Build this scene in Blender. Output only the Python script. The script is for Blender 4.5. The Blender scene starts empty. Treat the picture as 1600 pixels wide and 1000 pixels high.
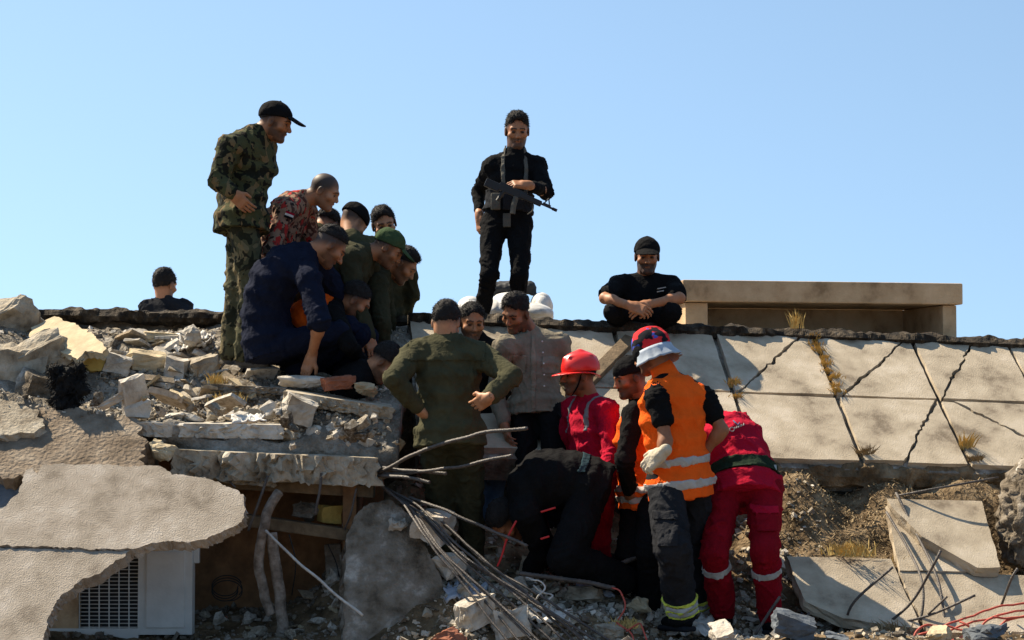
import bpy, bmesh, math, random
import numpy as np
from mathutils import Vector, Matrix

random.seed(7)
rng = np.random.default_rng(11)
R = math.radians
scene = bpy.context.scene
col = scene.collection

# ------------------------------------------------------------------ camera
F_PX = 70.0 / 36.0 * 1600.0          # focal length in photo pixels (70 mm on 36 mm)
PITCH = math.atan(140.0 / F_PX)      # slightly upwards, horizon low in the frame
CAM = np.array([0.0, 0.0, 1.6])
cam_d = bpy.data.cameras.new('camera')
cam_d.lens = 70; cam_d.sensor_width = 36; cam_d.clip_end = 3000; cam_d.clip_start = 0.1
cam = bpy.data.objects.new('camera', cam_d); col.objects.link(cam)
cam.location = CAM; cam.rotation_euler = (R(90) + PITCH, 0, 0)
scene.camera = cam

# ------------------------------------------------------------------ sky, sun, exposure
SUN = np.array([-0.56, 0.36, 0.78]); SUN /= np.linalg.norm(SUN)   # towards the sun: behind, left
elev = math.asin(SUN[2]); azim = math.atan2(SUN[0], SUN[1])
world = bpy.data.worlds.new('World'); scene.world = world; world.use_nodes = True
wn = world.node_tree.nodes; wl = world.node_tree.links; wn.clear()
sky = wn.new('ShaderNodeTexSky'); sky.sky_type = 'NISHITA'; sky.sun_disc = False
sky.sun_elevation = elev; sky.sun_rotation = azim
sky.air_density = 1.0; sky.dust_density = 0.25; sky.ozone_density = 1.6; sky.altitude = 300
tc = wn.new('ShaderNodeTexCoord'); vm = wn.new('ShaderNodeVectorMath'); vm.operation = 'ADD'
vm.inputs[1].default_value = (0, 0, 0.27)
bg = wn.new('ShaderNodeBackground'); bg.inputs['Strength'].default_value = 0.11
out = wn.new('ShaderNodeOutputWorld')
wl.new(tc.outputs['Generated'], vm.inputs[0]); wl.new(vm.outputs[0], sky.inputs['Vector'])
tint = wn.new('ShaderNodeMix'); tint.data_type = 'RGBA'; tint.blend_type = 'MULTIPLY'; tint.inputs['Factor'].default_value = 1.0
tint.inputs[7].default_value = (1.08, 1.05, 0.90, 1)      # the photograph's warm white balance
wl.new(sky.outputs[0], tint.inputs[6]); wl.new(tint.outputs[2], bg.inputs['Color']); wl.new(bg.outputs[0], out.inputs['Surface'])
sd = bpy.data.lights.new('sun', 'SUN'); sd.energy = 5.0; sd.angle = R(0.53); sd.color = (1.0, 0.87, 0.68)
sun = bpy.data.objects.new('sun', sd); col.objects.link(sun)
sun.rotation_euler = Vector(SUN).to_track_quat('Z', 'Y').to_euler(); sun.location = (-6, 18, 10)
vs = scene.view_settings
vs.view_transform = 'Standard'; vs.look = 'None'; vs.exposure = 1.1; vs.gamma = 1.0; vs.use_curve_mapping = False
scene.cycles.use_denoising = True
scene.cycles.max_bounces = 5

# ------------------------------------------------------------------ measuring helpers
_cp, _sp = math.cos(PITCH), math.sin(PITCH)
def ray(px, py):
    d = np.array([px - 800.0, F_PX * _cp - (500.0 - py) * _sp, F_PX * _sp + (500.0 - py) * _cp])
    return d / d[1]
def P(px, py, Y):
    """place in the world seen at photo pixel (px, py), Y metres in front of the camera"""
    return CAM + ray(px, py) * Y
def on_plane(px, py, p0, n):
    d = ray(px, py); t = np.dot(np.asarray(p0) - CAM, n) / np.dot(d, n)
    return CAM + d * t
def unit(v):
    v = np.asarray(v, float); return v / max(np.linalg.norm(v), 1e-9)
def reach(px, py, S, L, sgn):
    """joint on the sight line of (px,py) at bone length L from joint S (sgn -1 nearer, +1 farther)"""
    d = ray(px, py); s = S - CAM
    a = d @ d; b = -2 * d @ s; c = s @ s - L * L
    disc = b * b - 4 * a * c
    t = -b / (2 * a) if disc <= 0 else (-b + sgn * math.sqrt(disc)) / (2 * a)
    return CAM + d * t

# ------------------------------------------------------------------ noise
def _hash(ix, iy, iz, s):
    with np.errstate(over='ignore'):
        h = (ix.astype(np.uint32) * np.uint32(374761393) + iy.astype(np.uint32) * np.uint32(668265263)
             + iz.astype(np.uint32) * np.uint32(2246822519) + np.uint32((s * 974634777) & 0xffffffff))
        h = (h ^ (h >> np.uint32(13))) * np.uint32(1274126177)
        h = h ^ (h >> np.uint32(16))
    return h.astype(np.float32) / np.float32(2147483648.0) - 1.0
def vnoise(p, s=0):
    p = np.asarray(p, np.float32); i = np.floor(p); f = p - i; i = i.astype(np.int64)
    f = f * f * f * (f * (f * 6 - 15) + 10)
    r = 0
    for dx in (0, 1):
        wx = f[:, 0] if dx else 1 - f[:, 0]
        for dy in (0, 1):
            wy = f[:, 1] if dy else 1 - f[:, 1]
            for dz in (0, 1):
                wz = f[:, 2] if dz else 1 - f[:, 2]
                r = r + wx * wy * wz * _hash(i[:, 0] + dx, i[:, 1] + dy, i[:, 2] + dz, s)
    return r
def fbm(p, s=0, o=3):
    r = 0; a = 1.0; p = np.asarray(p, np.float32)
    for k in range(o):
        r = r + a * vnoise(p * (2 ** k), s + k); a *= 0.5
    return r

# ------------------------------------------------------------------ objects
def props(o, label=None, cat=None, group=None, kind=None):
    if label: o['label'] = label
    if cat: o['category'] = cat
    if group: o['group'] = group
    if kind: o['kind'] = kind
    return o
def root_loc(o):
    l = Vector((0, 0, 0))
    while o is not None:
        l += o.location; o = o.parent
    return np.array(l)
def empty(name, loc, **kw):
    o = bpy.data.objects.new(name, None); o.empty_display_size = 0.1; o.location = loc
    col.objects.link(o); return props(o, **kw)
def mesh_data(name, V, Fc, mat, smooth=True, colors=None):
    me = bpy.data.meshes.new(name)
    V = np.asarray(V, np.float32)
    if isinstance(Fc, np.ndarray):
        nf, k = Fc.shape
        me.vertices.add(len(V)); me.vertices.foreach_set('co', V.ravel())
        me.loops.add(nf * k); me.loops.foreach_set('vertex_index', Fc.astype(np.int32).ravel())
        me.polygons.add(nf); me.polygons.foreach_set('loop_start', np.arange(0, nf * k, k, dtype=np.int32))
        me.update(calc_edges=True); me.validate()
    else:
        me.from_pydata(V.tolist(), [], Fc); me.update()
    me.polygons.foreach_set('use_smooth', np.full(len(me.polygons), smooth, dtype=bool))
    if mat is not None: me.materials.append(mat)
    if colors is not None and len(colors) == len(me.vertices):
        ca = me.color_attributes.new('Col', 'FLOAT_COLOR', 'POINT')
        ca.data.foreach_set('color', np.concatenate([colors, np.ones((len(colors), 1))], 1).astype(np.float32).ravel())
    return me
def obj(name, V, Fc, mat, parent=None, smooth=True, colors=None, origin=None, **kw):
    """ONE mesh object; vertices are given in world space"""
    V = np.asarray(V, float)
    if parent is not None: off = root_loc(parent)
    elif origin is not None: off = np.asarray(origin, float)
    else:
        off = np.array([(V[:, 0].min() + V[:, 0].max()) / 2, (V[:, 1].min() + V[:, 1].max()) / 2, V[:, 2].min()])
    me = mesh_data(name, V - off, Fc, mat, smooth, colors)
    o = bpy.data.objects.new(name, me); col.objects.link(o)
    if parent is not None: o.parent = parent
    else: o.location = off
    return props(o, **kw)

class MB:
    """collects simple shapes for one mesh"""
    def __init__(s): s.V = []; s.F = []; s.n = 0
    def add(s, V, Fc):
        s.V.append(np.asarray(V, float)); s.F += [[i + s.n for i in f] for f in Fc]; s.n += len(V); return s
    def box(s, c, h, ax=None, bev=0.0):
        ax = np.eye(3) if ax is None else np.asarray(ax, float)
        c = np.asarray(c, float); h = np.asarray(h, float)
        if bev <= 0:
            q = np.array([[x, y, z] for x in (-1, 1) for y in (-1, 1) for z in (-1, 1)], float) * h
            return s.add(c + q @ ax, [[0, 1, 3, 2], [4, 6, 7, 5], [0, 4, 5, 1], [2, 3, 7, 6], [0, 2, 6, 4], [1, 5, 7, 3]])
        bm = bmesh.new(); bmesh.ops.create_cube(bm, size=2)
        for v in bm.verts: v.co = Vector((v.co.x * h[0], v.co.y * h[1], v.co.z * h[2]))
        bmesh.ops.bevel(bm, geom=bm.edges[:], offset=bev, segments=2, affect='EDGES', profile=0.6)
        bm.verts.index_update()
        V = np.array([v.co[:] for v in bm.verts]); Fc = [[v.index for v in f.verts] for f in bm.faces]; bm.free()
        return s.add(c + V @ ax, Fc)
    def tube(s, pts, r, n=6, cap=True):
        pts = np.asarray(pts, float); r = np.broadcast_to(np.asarray(r, float), (len(pts),))
        T = np.gradient(pts, axis=0); T /= np.maximum(np.linalg.norm(T, axis=1, keepdims=True), 1e-9)
        a = np.array([0, 0, 1.0]) if abs(T[0][2]) < 0.9 else np.array([1.0, 0, 0])
        u = unit(np.cross(T[0], a)); V = []
        for i in range(len(pts)):
            u = unit(u - T[i] * (u @ T[i])); w = np.cross(T[i], u)
            th = np.arange(n) / n * 2 * math.pi
            V.append(pts[i] + r[i] * (np.cos(th)[:, None] * u + np.sin(th)[:, None] * w))
        V = np.concatenate(V); Fc = []
        for i in range(len(pts) - 1):
            for k in range(n):
                Fc.append([i * n + k, i * n + (k + 1) % n, (i + 1) * n + (k + 1) % n, (i + 1) * n + k])
        if cap: Fc += [list(range(n))[::-1], [(len(pts) - 1) * n + k for k in range(n)]]
        return s.add(V, Fc)
    def obj(s, name, mat, parent=None, smooth=False, **kw):
        return obj(name, np.concatenate(s.V), s.F, mat, parent, smooth, **kw)
def spline(pts, n=6):
    """Catmull-Rom through the points"""
    p = np.asarray(pts, float); q = np.vstack([2 * p[0] - p[1], p, 2 * p[-1] - p[-2]]); o = []
    for i in range(1, len(q) - 2):
        for t in np.linspace(0, 1, n, endpoint=False):
            a, b, c, d = q[i - 1], q[i], q[i + 1], q[i + 2]
            o.append(0.5 * (2 * b + (c - a) * t + (2 * a - 5 * b + 4 * c - d) * t * t + (3 * b - a - 3 * c + d) * t ** 3))
    o.append(p[-1]); return np.array(o)

# ------------------------------------------------------------------ distance fields -> smooth meshes
def smin(a, b, k):
    h = np.maximum(k - np.abs(a - b), 0) / k
    return np.minimum(a, b) - h * h * k * 0.25
class SDF:
    def __init__(s): s.pr = []
    def copy(s):
        c = SDF(); c.pr = list(s.pr); return c
    def add(s, f, lo, hi, k, op='u'):
        s.pr.append((f, np.asarray(lo, float), np.asarray(hi, float), k, op)); return s
    def cone(s, a, b, ra, rb, k=0.02, op='u'):
        a = np.asarray(a, float); b = np.asarray(b, float); ab = b - a; L2 = max(ab @ ab, 1e-9)
        def f(p):
            t = np.clip(((p - a) @ ab) / L2, 0, 1)
            return np.linalg.norm(p - a - t[:, None] * ab, axis=1) - (ra + (rb - ra) * t)
        r = max(ra, rb); return s.add(f, np.minimum(a, b) - r, np.maximum(a, b) + r, k, op)
    def ell(s, c, r, A=None, k=0.02, op='u'):
        c = np.asarray(c, float); r = np.asarray(r, float); A = np.eye(3) if A is None else np.asarray(A, float)
        def f(p):
            q = (p - c) @ A.T; k0 = np.linalg.norm(q / r, axis=1); k1 = np.linalg.norm(q / (r * r), axis=1)
            return k0 * (k0 - 1) / np.maximum(k1, 1e-6)
        e = np.abs(A.T) @ r; return s.add(f, c - e, c + e, k, op)
    def box(s, c, h, A=None, r=0.01, k=0.01, op='u'):
        c = np.asarray(c, float); h = np.asarray(h, float) - r; A = np.eye(3) if A is None else np.asarray(A, float)
        def f(p):
            q = np.abs((p - c) @ A.T) - h
            return np.linalg.norm(np.maximum(q, 0), axis=1) + np.minimum(q.max(1), 0) - r
        e = np.abs(A.T) @ (h + r); return s.add(f, c - e, c + e, k, op)
    def slab(s, a, b, la, lb, rxa, rya, rxb, ryb, k=0.03, op='u'):
        """elliptic frustum from a to b, la/lb the broad axes"""
        a = np.asarray(a, float); b = np.asarray(b, float); ab = b - a; L = np.linalg.norm(ab); ax = ab / max(L, 1e-9)
        lat = unit(la + lb); lat = unit(lat - ax * (lat @ ax)); dep = np.cross(ax, lat)
        def f(p):
            q = p - a; s_ = q @ ax; t = np.clip(s_ / L, 0, 1)
            rx = rxa + (rxb - rxa) * t; ry = rya + (ryb - rya) * t
            d = (np.sqrt(((q @ lat) / rx) ** 2 + ((q @ dep) / ry) ** 2) - 1) * np.minimum(rx, ry)
            e = np.maximum(np.maximum(-s_, s_ - L), 0)
            return np.where(e > 0, np.hypot(np.maximum(d, 0), e), d)
        r = max(rxa, rxb, rya, ryb); return s.add(f, np.minimum(a, b) - r, np.maximum(a, b) + r, k, op)
    def plane(s, p0, n, k=0.004):
        """keep the side the normal points to"""
        p0 = np.asarray(p0, float); n = unit(n)
        return s.add(lambda p: -((p - p0) @ n), (0, 0, 0), (0, 0, 0), k, 'i')
    def mesh(s, res, lo=None, hi=None, off=0.0):
        us = [q for q in s.pr if q[4] == 'u']
        m = 3 * res + max(off, 0)
        L = np.min([q[1] for q in us], 0) - m; H = np.max([q[2] for q in us], 0) + m
        if lo is not None: L = np.maximum(L, lo)
        if hi is not None: H = np.minimum(H, hi)
        n = np.maximum(np.ceil((H - L) / res).astype(int) + 1, 2)
        D = np.full(n, 1.0, np.float32)
        ax = [L[i] + np.arange(n[i]) * res for i in range(3)]
        for f, lo_, hi_, k, op in s.pr:
            if op == 'i': i0 = [0, 0, 0]; i1 = list(n)
            else:
                mm = k + 2 * res + abs(off)
                i0 = [max(0, int(math.floor((lo_[i] - mm - L[i]) / res))) for i in range(3)]
                i1 = [min(n[i], int(math.ceil((hi_[i] + mm - L[i]) / res)) + 1) for i in range(3)]
                if any(i1[i] <= i0[i] for i in range(3)): continue
            sl = tuple(slice(i0[i], i1[i]) for i in range(3))
            g = np.meshgrid(*[ax[i][i0[i]:i1[i]] for i in range(3)], indexing='ij')
            pts = np.stack([q.ravel() for q in g], 1)
            sub = D[sl]
            if op == 'i':
                msk = (sub < 4 * res).ravel(); d = np.ones(len(pts), np.float32)
                d[msk] = f(pts[msk])
                b = d.reshape(sub.shape); a_ = sub - off
                D[sl] = np.where(sub < 4 * res, np.maximum(a_, b) + off, sub)
            else:
                d = f(pts).reshape(sub.shape).astype(np.float32)
                if op == 'u': D[sl] = smin(sub, d, k)
                else: D[sl] = -smin(-sub, d, k)
        return surfnet(D - off, L, res)
_C = [(i, j, k) for i in (0, 1) for j in (0, 1) for k in (0, 1)]
_E = [(a, b) for a in _C for b in _C if sum(b) - sum(a) == 1 and all(y >= x for x, y in zip(a, b))]
def surfnet(D, L, res):
    S = D < 0; n = D.shape
    cnt = sum(S[a:n[0] - 1 + a, b:n[1] - 1 + b, c:n[2] - 1 + c].astype(np.int8) for a, b, c in _C)
    act = (cnt > 0) & (cnt < 8); ci = np.argwhere(act)
    idx = np.full(act.shape, -1, np.int64); idx[act] = np.arange(len(ci))
    acc = np.zeros((len(ci), 3)); num = np.zeros(len(ci))
    for a, b in _E:
        da = D[ci[:, 0] + a[0], ci[:, 1] + a[1], ci[:, 2] + a[2]]; db = D[ci[:, 0] + b[0], ci[:, 1] + b[1], ci[:, 2] + b[2]]
        x = (da < 0) != (db < 0); t = np.where(x, da / np.where(x, da - db, 1), 0)
        for q in range(3):
            acc[:, q] += np.where(x, a[q] + t * (b[q] - a[q]), 0)
        num += x
    V = L + (ci + acc / np.maximum(num, 1)[:, None]) * res
    Q = []
    for axn in range(3):
        o1, o2 = [(1, 2), (2, 0), (0, 1)][axn]
        s0 = [slice(None)] * 3; s1 = [slice(None)] * 3
        s0[axn] = slice(0, n[axn] - 1); s1[axn] = slice(1, None)
        A = S[tuple(s0)]; B = S[tuple(s1)]; e = np.argwhere(A != B)
        e = e[(e[:, o1] > 0) & (e[:, o2] > 0) & (e[:, o1] < n[o1] - 1) & (e[:, o2] < n[o2] - 1)]
        if not len(e): continue
        def cell(d1, d2):
            q = e.copy(); q[:, o1] -= d1; q[:, o2] -= d2; return idx[q[:, 0], q[:, 1], q[:, 2]]
        q = np.stack([cell(1, 1), cell(0, 1), cell(0, 0), cell(1, 0)], 1)
        ins = A[e[:, 0], e[:, 1], e[:, 2]]
        q[~ins] = q[~ins][:, ::-1]; Q.append(q)
    Q = np.concatenate(Q) if Q else np.zeros((0, 4), int)
    return V, Q
def normals(V, Q):
    fn = np.cross(V[Q[:, 2]] - V[Q[:, 0]], V[Q[:, 3]] - V[Q[:, 1]]); N = np.zeros_like(V)
    for k in range(4): np.add.at(N, Q[:, k], fn)
    return N / np.maximum(np.linalg.norm(N, axis=1, keepdims=True), 1e-12)
def keep(V, Q, mask):
    """keep the quads whose centre satisfies the mask function"""
    m = mask(V[Q].mean(1)); Q = Q[m]; u, inv = np.unique(Q, return_inverse=True)
    return V[u], inv.reshape(Q.shape)
def merge(parts):
    V = []; Q = []; n = 0
    for v, q in parts:
        V.append(v); Q.append(q + n); n += len(v)
    return np.concatenate(V), np.concatenate(Q)

# ------------------------------------------------------------------ materials
MATS = {}
def material(name, base, rough=0.85, var=0.25, scale=6.0, bump=0.15, bscale=60.0, ramp=None, spec=0.3, attr=None, detail=6, bdist=0.01):
    """procedural surface: base colour varied by noise, optional colour ramp [(pos, colour)...], fine bump"""
    if name in MATS: return MATS[name]
    m = bpy.data.materials.new(name); m.use_nodes = True; nt = m.node_tree; N = nt.nodes; L = nt.links
    b = N['Principled BSDF']; b.inputs['Roughness'].default_value = rough
    b.inputs['Specular IOR Level'].default_value = spec
    t = N.new('ShaderNodeTexCoord')
    n1 = N.new('ShaderNodeTexNoise'); n1.inputs['Scale'].default_value = scale; n1.inputs['Detail'].default_value = detail
    n1.inputs['Roughness'].default_value = 0.62
    L.new(t.outputs['Object'], n1.inputs['Vector'])
    cr = N.new('ShaderNodeValToRGB'); L.new(n1.outputs['Fac'], cr.inputs['Fac'])
    if ramp is None:
        lo = [c * (1 - var) for c in base]; hi = [min(c * (1 + var), 1) for c in base]
        ramp = [(0.32, lo), (0.68, hi)]
    while len(cr.color_ramp.elements) < len(ramp): cr.color_ramp.elements.new(0.5)
    for e, (p_, c_) in zip(cr.color_ramp.elements, ramp):
        e.position = p_; e.color = (*c_, 1)
    outc = cr.outputs['Color']
    if attr:
        a = N.new('ShaderNodeVertexColor'); a.layer_name = attr
        mx = N.new('ShaderNodeMix'); mx.data_type = 'RGBA'; mx.blend_type = 'MULTIPLY'; mx.inputs['Factor'].default_value = 1
        L.new(a.outputs['Color'], mx.inputs[6]); L.new(outc, mx.inputs[7]); outc = mx.outputs[2]
    L.new(outc, b.inputs['Base Color'])
    if bump > 0:
        n2 = N.new('ShaderNodeTexNoise'); n2.inputs['Scale'].default_value = bscale; n2.inputs['Detail'].default_value = 5
        L.new(t.outputs['Object'], n2.inputs['Vector'])
        bp = N.new('ShaderNodeBump'); bp.inputs['Strength'].default_value = bump; bp.inputs['Distance'].default_value = bdist
        L.new(n2.outputs['Fac'], bp.inputs['Height']); L.new(bp.outputs['Normal'], b.inputs['Normal'])
    MATS[name] = m; return m
def blotch(name, base, layers, rough=0.92, bump=0.5):
    """hard-edged patches of several colours laid over each other (camouflage, printed cloth)"""
    m = material(name, base, rough, var=.12, scale=20, bump=bump, bscale=32, spec=.12, bdist=.02); nt = m.node_tree; N = nt.nodes; L = nt.links
    b = N['Principled BSDF']; cur = b.inputs['Base Color'].links[0].from_socket; t = [n for n in N if n.type == 'TEX_COORD'][0]
    for k, (scale, th, c, st) in enumerate(layers):
        mp = N.new('ShaderNodeMapping'); mp.inputs['Location'].default_value = (3.7 * k + 1, 1.9 * k, 5.3 * k); mp.inputs['Scale'].default_value = st
        n = N.new('ShaderNodeTexNoise'); n.inputs['Scale'].default_value = scale; n.inputs['Detail'].default_value = 2.2; n.inputs['Distortion'].default_value = .35
        L.new(t.outputs['Object'], mp.inputs['Vector']); L.new(mp.outputs[0], n.inputs['Vector'])
        mr = N.new('ShaderNodeMapRange'); mr.inputs['From Min'].default_value = th - .008; mr.inputs['From Max'].default_value = th + .008
        L.new(n.outputs['Fac'], mr.inputs['Value'])
        mx = N.new('ShaderNodeMix'); mx.data_type = 'RGBA'; L.new(mr.outputs[0], mx.inputs['Factor']); L.new(cur, mx.inputs[6]); mx.inputs[7].default_value = (*c, 1); cur = mx.outputs[2]
    L.new(cur, b.inputs['Base Color']); return m

# ================================================================== the setting
PAVER = material('paver_concrete', (0.44, 0.355, 0.255), 0.92, scale=3.2, bump=0.5, bscale=110, spec=0.2, ramp=[(.34, (.19, .15, .105)), (.43, (.345, .285, .205)), (.53, (.43, .36, .262)), (.66, (.53, .455, .35))], detail=12, bdist=.008)
TAR = material('tar', (0.035, 0.028, 0.020), 0.9, scale=14, bump=0.9, bscale=45, spec=0.2, ramp=[(.35, (.012, .010, .008)), (.55, (.045, .034, .022)), (.72, (.15, .12, .085))], bdist=.02)
CONC = material('concrete', (0.36, 0.32, 0.26), 0.95, ramp=[(.33, (.15, .118, .083)), (.45, (.295, .25, .185)), (.56, (.38, .33, .25)), (.68, (.50, .45, .37))], detail=10, scale=7, bump=0.7, bscale=55, spec=0.15, bdist=.015)
CONC_W = material('concrete_pale', (0.50, 0.455, 0.38), 0.95, ramp=[(.33, (.24, .20, .155)), (.45, (.43, .39, .325)), (.56, (.52, .475, .40)), (.68, (.62, .585, .52))], detail=10, scale=7, bump=0.6, bscale=70, spec=0.15, bdist=.012)
CONC_D = material('concrete_dirty', (0.20, 0.17, 0.13), 0.97, scale=6, bump=0.9, bscale=45, spec=0.1, bdist=.02, ramp=[(.34, (.065, .052, .037)), (.45, (.155, .128, .095)), (.56, (.23, .20, .16)), (.66, (.42, .39, .34))], detail=11)
YELLOW = material('yellow_render', (0.47, 0.385, 0.25), 0.95, var=0.2, scale=10, bump=0.6, bscale=60, spec=0.1)
FOAM = material('yellow_foam', (0.42, 0.29, 0.075), 0.95, var=0.2, scale=14, bump=0.5, bscale=70)
PLASTER = material('plaster', (0.33, 0.275, 0.215), 0.95, ramp=[(.33, (.21, .175, .135)), (.44, (.31, .265, .21)), (.55, (.37, .32, .26)), (.68, (.46, .41, .35))], scale=4.5, bump=0.8, bscale=120, spec=0.1, bdist=.010, detail=10)
EARTH = material('earth', (0.12, 0.09, 0.06), 0.98, scale=6, bump=1.0, bscale=30, spec=0.05, ramp=[(.32, (.045, .032, .018)), (.5, (.135, .095, .055)), (.70, (.29, .215, .13))], bdist=.03, detail=9)
DUST = material('rubble_dust', (0.26, 0.23, 0.19), 0.98, scale=8, bump=1.0, bscale=35, spec=0.05, ramp=[(.3, (.085, .072, .056)), (.5, (.20, .175, .14)), (.74, (.40, .37, .32))], bdist=.03, detail=9)
MASON = material('old_masonry', (0.2, 0.15, 0.1), 0.98, scale=5, bump=1.0, bscale=40, spec=0.05, ramp=[(.3, (.10, .075, .052)), (.5, (.21, .165, .12)), (.72, (.33, .275, .21))], bdist=.02, detail=9)
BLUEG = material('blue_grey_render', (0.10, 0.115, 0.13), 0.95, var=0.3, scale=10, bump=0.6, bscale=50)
BEIGE = material('beige_render', (0.52, 0.36, 0.20), 0.9, scale=4, bump=0.5, bscale=70, ramp=[(.34, (.28, .18, .095)), (.46, (.47, .32, .18)), (.66, (.60, .43, .26))], detail=11)
WOOD = material('old_wood', (0.15, 0.105, 0.06), 0.9, var=0.4, scale=12, bump=0.5, bscale=60)
RUST = material('rebar_steel', (0.075, 0.062, 0.052), 0.55, var=0.5, scale=25, bump=0.6, bscale=160, spec=0.5)
BROWNW = material('brown_wall', (0.21, 0.11, 0.05), 0.95, var=0.4, scale=7, bump=0.5, bscale=40)
WHITE_P = material('white_paint', (0.62, 0.60, 0.55), 0.6, var=0.10, scale=6, bump=0.15, bscale=60)
TANKM = material('tank_plastic', (0.7, 0.69, 0.66), 0.55, scale=6, bump=0.2, ramp=[(.35, (.36, .34, .30)), (.5, (.54, .53, .50)), (.7, (.62, .61, .59))], detail=9)
STRAW = material('straw', (0.52, 0.36, 0.12), 0.9, var=0.35, scale=30, bump=0)
STRAW_D = material('straw_dull', (0.27, 0.20, 0.11), 0.9, var=0.4, scale=30, bump=0)
CHAR = material('charred', (0.008, 0.008, 0.008), 0.95, var=0.4, scale=20, bump=0.8, bscale=80)
BRICKM = material('brick_red', (0.27, 0.10, 0.055), 0.95, var=0.25, scale=12, bump=0.5, bscale=80)
PVC = material('conduit', (0.26, 0.21, 0.165), 0.85, scale=16, bump=0.9, bscale=50, ramp=[(.3, (.07, .052, .038)), (.5, (.22, .175, .135)), (.7, (.38, .33, .28))])
CABLE = material('cable_red', (0.42, 0.075, 0.05), 0.6, var=0.25, scale=20, bump=0.1)
CABLE_W = material('cable_white', (0.5, 0.47, 0.42), 0.6, var=0.25, scale=20, bump=0.1)
CABLE_D = material('cable_dark', (0.02, 0.02, 0.02), 0.6, var=0.25, scale=20, bump=0.1)

def field(ctrl, power=3.2):
    C = np.array([P(*c) if len(c) == 3 else c[:3] for c in ctrl])
    def f(x, y):
        x = np.asarray(x, float).ravel(); y = np.asarray(y, float).ravel(); o = np.empty(len(x))
        for i in range(0, len(x), 4000):
            d = (x[i:i + 4000, None] - C[:, 0]) ** 2 + (y[i:i + 4000, None] - C[:, 1]) ** 2 + .018
            w = d ** (-power / 2); o[i:i + 4000] = (w * C[:, 2]).sum(1) / w.sum(1)
        return o
    return f
far = [(x, y, 0.0, 0) for x in (-14, -7, 0, 7, 14) for y in (2, 6)] + [(x, y, 0.0, 0) for x in (-14, 14) for y in (10, 14, 18, 24)] + [(x, 24, 0.0, 0) for x in (-7, 0, 7)]
_g = field(far + [(-3, 8.5, .05, 0), (0, 8.5, .05, 0), (3, 8.5, .05, 0),
    (60, 1010, 11.0), (250, 1000, 11.4), (420, 985, 11.6), (420, 940, 12.4), (300, 945, 12.3), (520, 1000, 11.3), (650, 1000, 11.1), (720, 960, 11.3), (690, 880, 11.8),
    (640, 800, 12.2), (650, 720, 12.6), (700, 800, 12.6), (760, 900, 11.7), (780, 1000, 11.0), (850, 940, 11.5), (850, 880, 12.0), (850, 800, 12.7), (900, 1000, 11.0), (960, 930, 11.6), (960, 890, 12.0), (930, 780, 12.9),
    (1075, 985, 11.5), (1030, 1000, 11.1), (1080, 930, 12.0), (1060, 800, 12.7), (1200, 1000, 11.6), (1200, 985, 11.8), (1230, 890, 12.0), (1240, 845, 12.15), (1240, 716, 12.68), (1380, 722, 12.78), (1240, 780, 12.42), (1380, 785, 12.5), (1380, 858, 12.2),
    (1500, 730, 12.85), (1600, 732, 12.95), (1300, 975, 11.65), (1420, 990, 11.6), (1500, 1000, 11.5), (1600, 985, 11.6), (1560, 900, 12.2), (1480, 880, 12.3), (1700, 960, 11.8), (1750, 760, 12.9),
    (-200, 1000, 11.2), (-200, 900, 12.5)])
def ground_z(x, y):
    b = _g(x, y); p3 = np.stack([np.ravel(x), np.ravel(y), 0 * np.ravel(y)], 1)
    near = np.clip(1 - (np.abs(p3[:, 0]) - 3.5) / 3, 0, 1) * np.clip((p3[:, 1] - 8) / 2, 0, 1) * np.clip((17 - p3[:, 1]) / 2, 0, 1)
    return b + near * (.035 * fbm(p3 * 2.2, 5, 3) + .016 * fbm(p3 * 11, 8, 3) - .07)
_m = field([(-60, 470, 13.3), (0, 520, 12.9), (40, 505, 13.3), (100, 515, 13.5), (180, 520, 13.6), (260, 520, 13.7), (340, 515, 13.8), (430, 515, 13.8), (540, 515, 13.9), (600, 510, 13.9), (100, 500, 14.2), (340, 500, 14.2), (600, 500, 14.2),
    (60, 560, 12.8), (150, 575, 12.9), (240, 570, 13.0), (330, 582, 12.9), (420, 590, 12.75), (500, 592, 12.6), (580, 600, 12.5), (620, 605, 12.5),
    (40, 625, 12.2), (120, 632, 12.2), (200, 640, 12.3), (300, 632, 12.4), (400, 640, 12.3), (500, 650, 12.2), (600, 652, 12.2),
    (100, 648, 11.95), (230, 672, 11.95), (340, 690, 11.9), (450, 700, 11.85), (580, 708, 11.85), (-200, 600, 12.2), (-300, 480, 13.6)])
def mound_z(x, y):
    p3 = np.stack([np.ravel(x), np.ravel(y), 0 * np.ravel(y)], 1)
    return _m(x, y) + .035 * fbm(p3 * 3.5, 15, 3) + .016 * fbm(p3 * 14, 18, 2)

# ground: one sheet to the horizon, fine where the camera looks
gx = np.concatenate([[-900, -300, -100, -40, -18, -9, -6], np.arange(-4.6, 4.61, .045), [6, 9, 18, 40, 100, 300, 900]])
gy = np.concatenate([[-300, -60, -10, 2, 6, 8, 9.2], np.arange(10.0, 14.6, .045), [15.5, 17, 20, 26, 40, 100, 300, 900]])
GX, GY = np.meshgrid(gx, gy, indexing='ij'); GZ = ground_z(GX, GY).reshape(GX.shape)
farm = (np.abs(GX) > 13) | (GY > 22) | (GY < 4); GZ[farm] = 0
nx, ny = GX.shape; I = np.arange(nx * ny).reshape(nx, ny)
Q = np.stack([I[:-1, :-1], I[1:, :-1], I[1:, 1:], I[:-1, 1:]], -1).reshape(-1, 4)
obj('ground', np.stack([GX, GY, GZ], -1).reshape(-1, 3), Q, EARTH, origin=(0, 0, 0), kind='structure')

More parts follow.
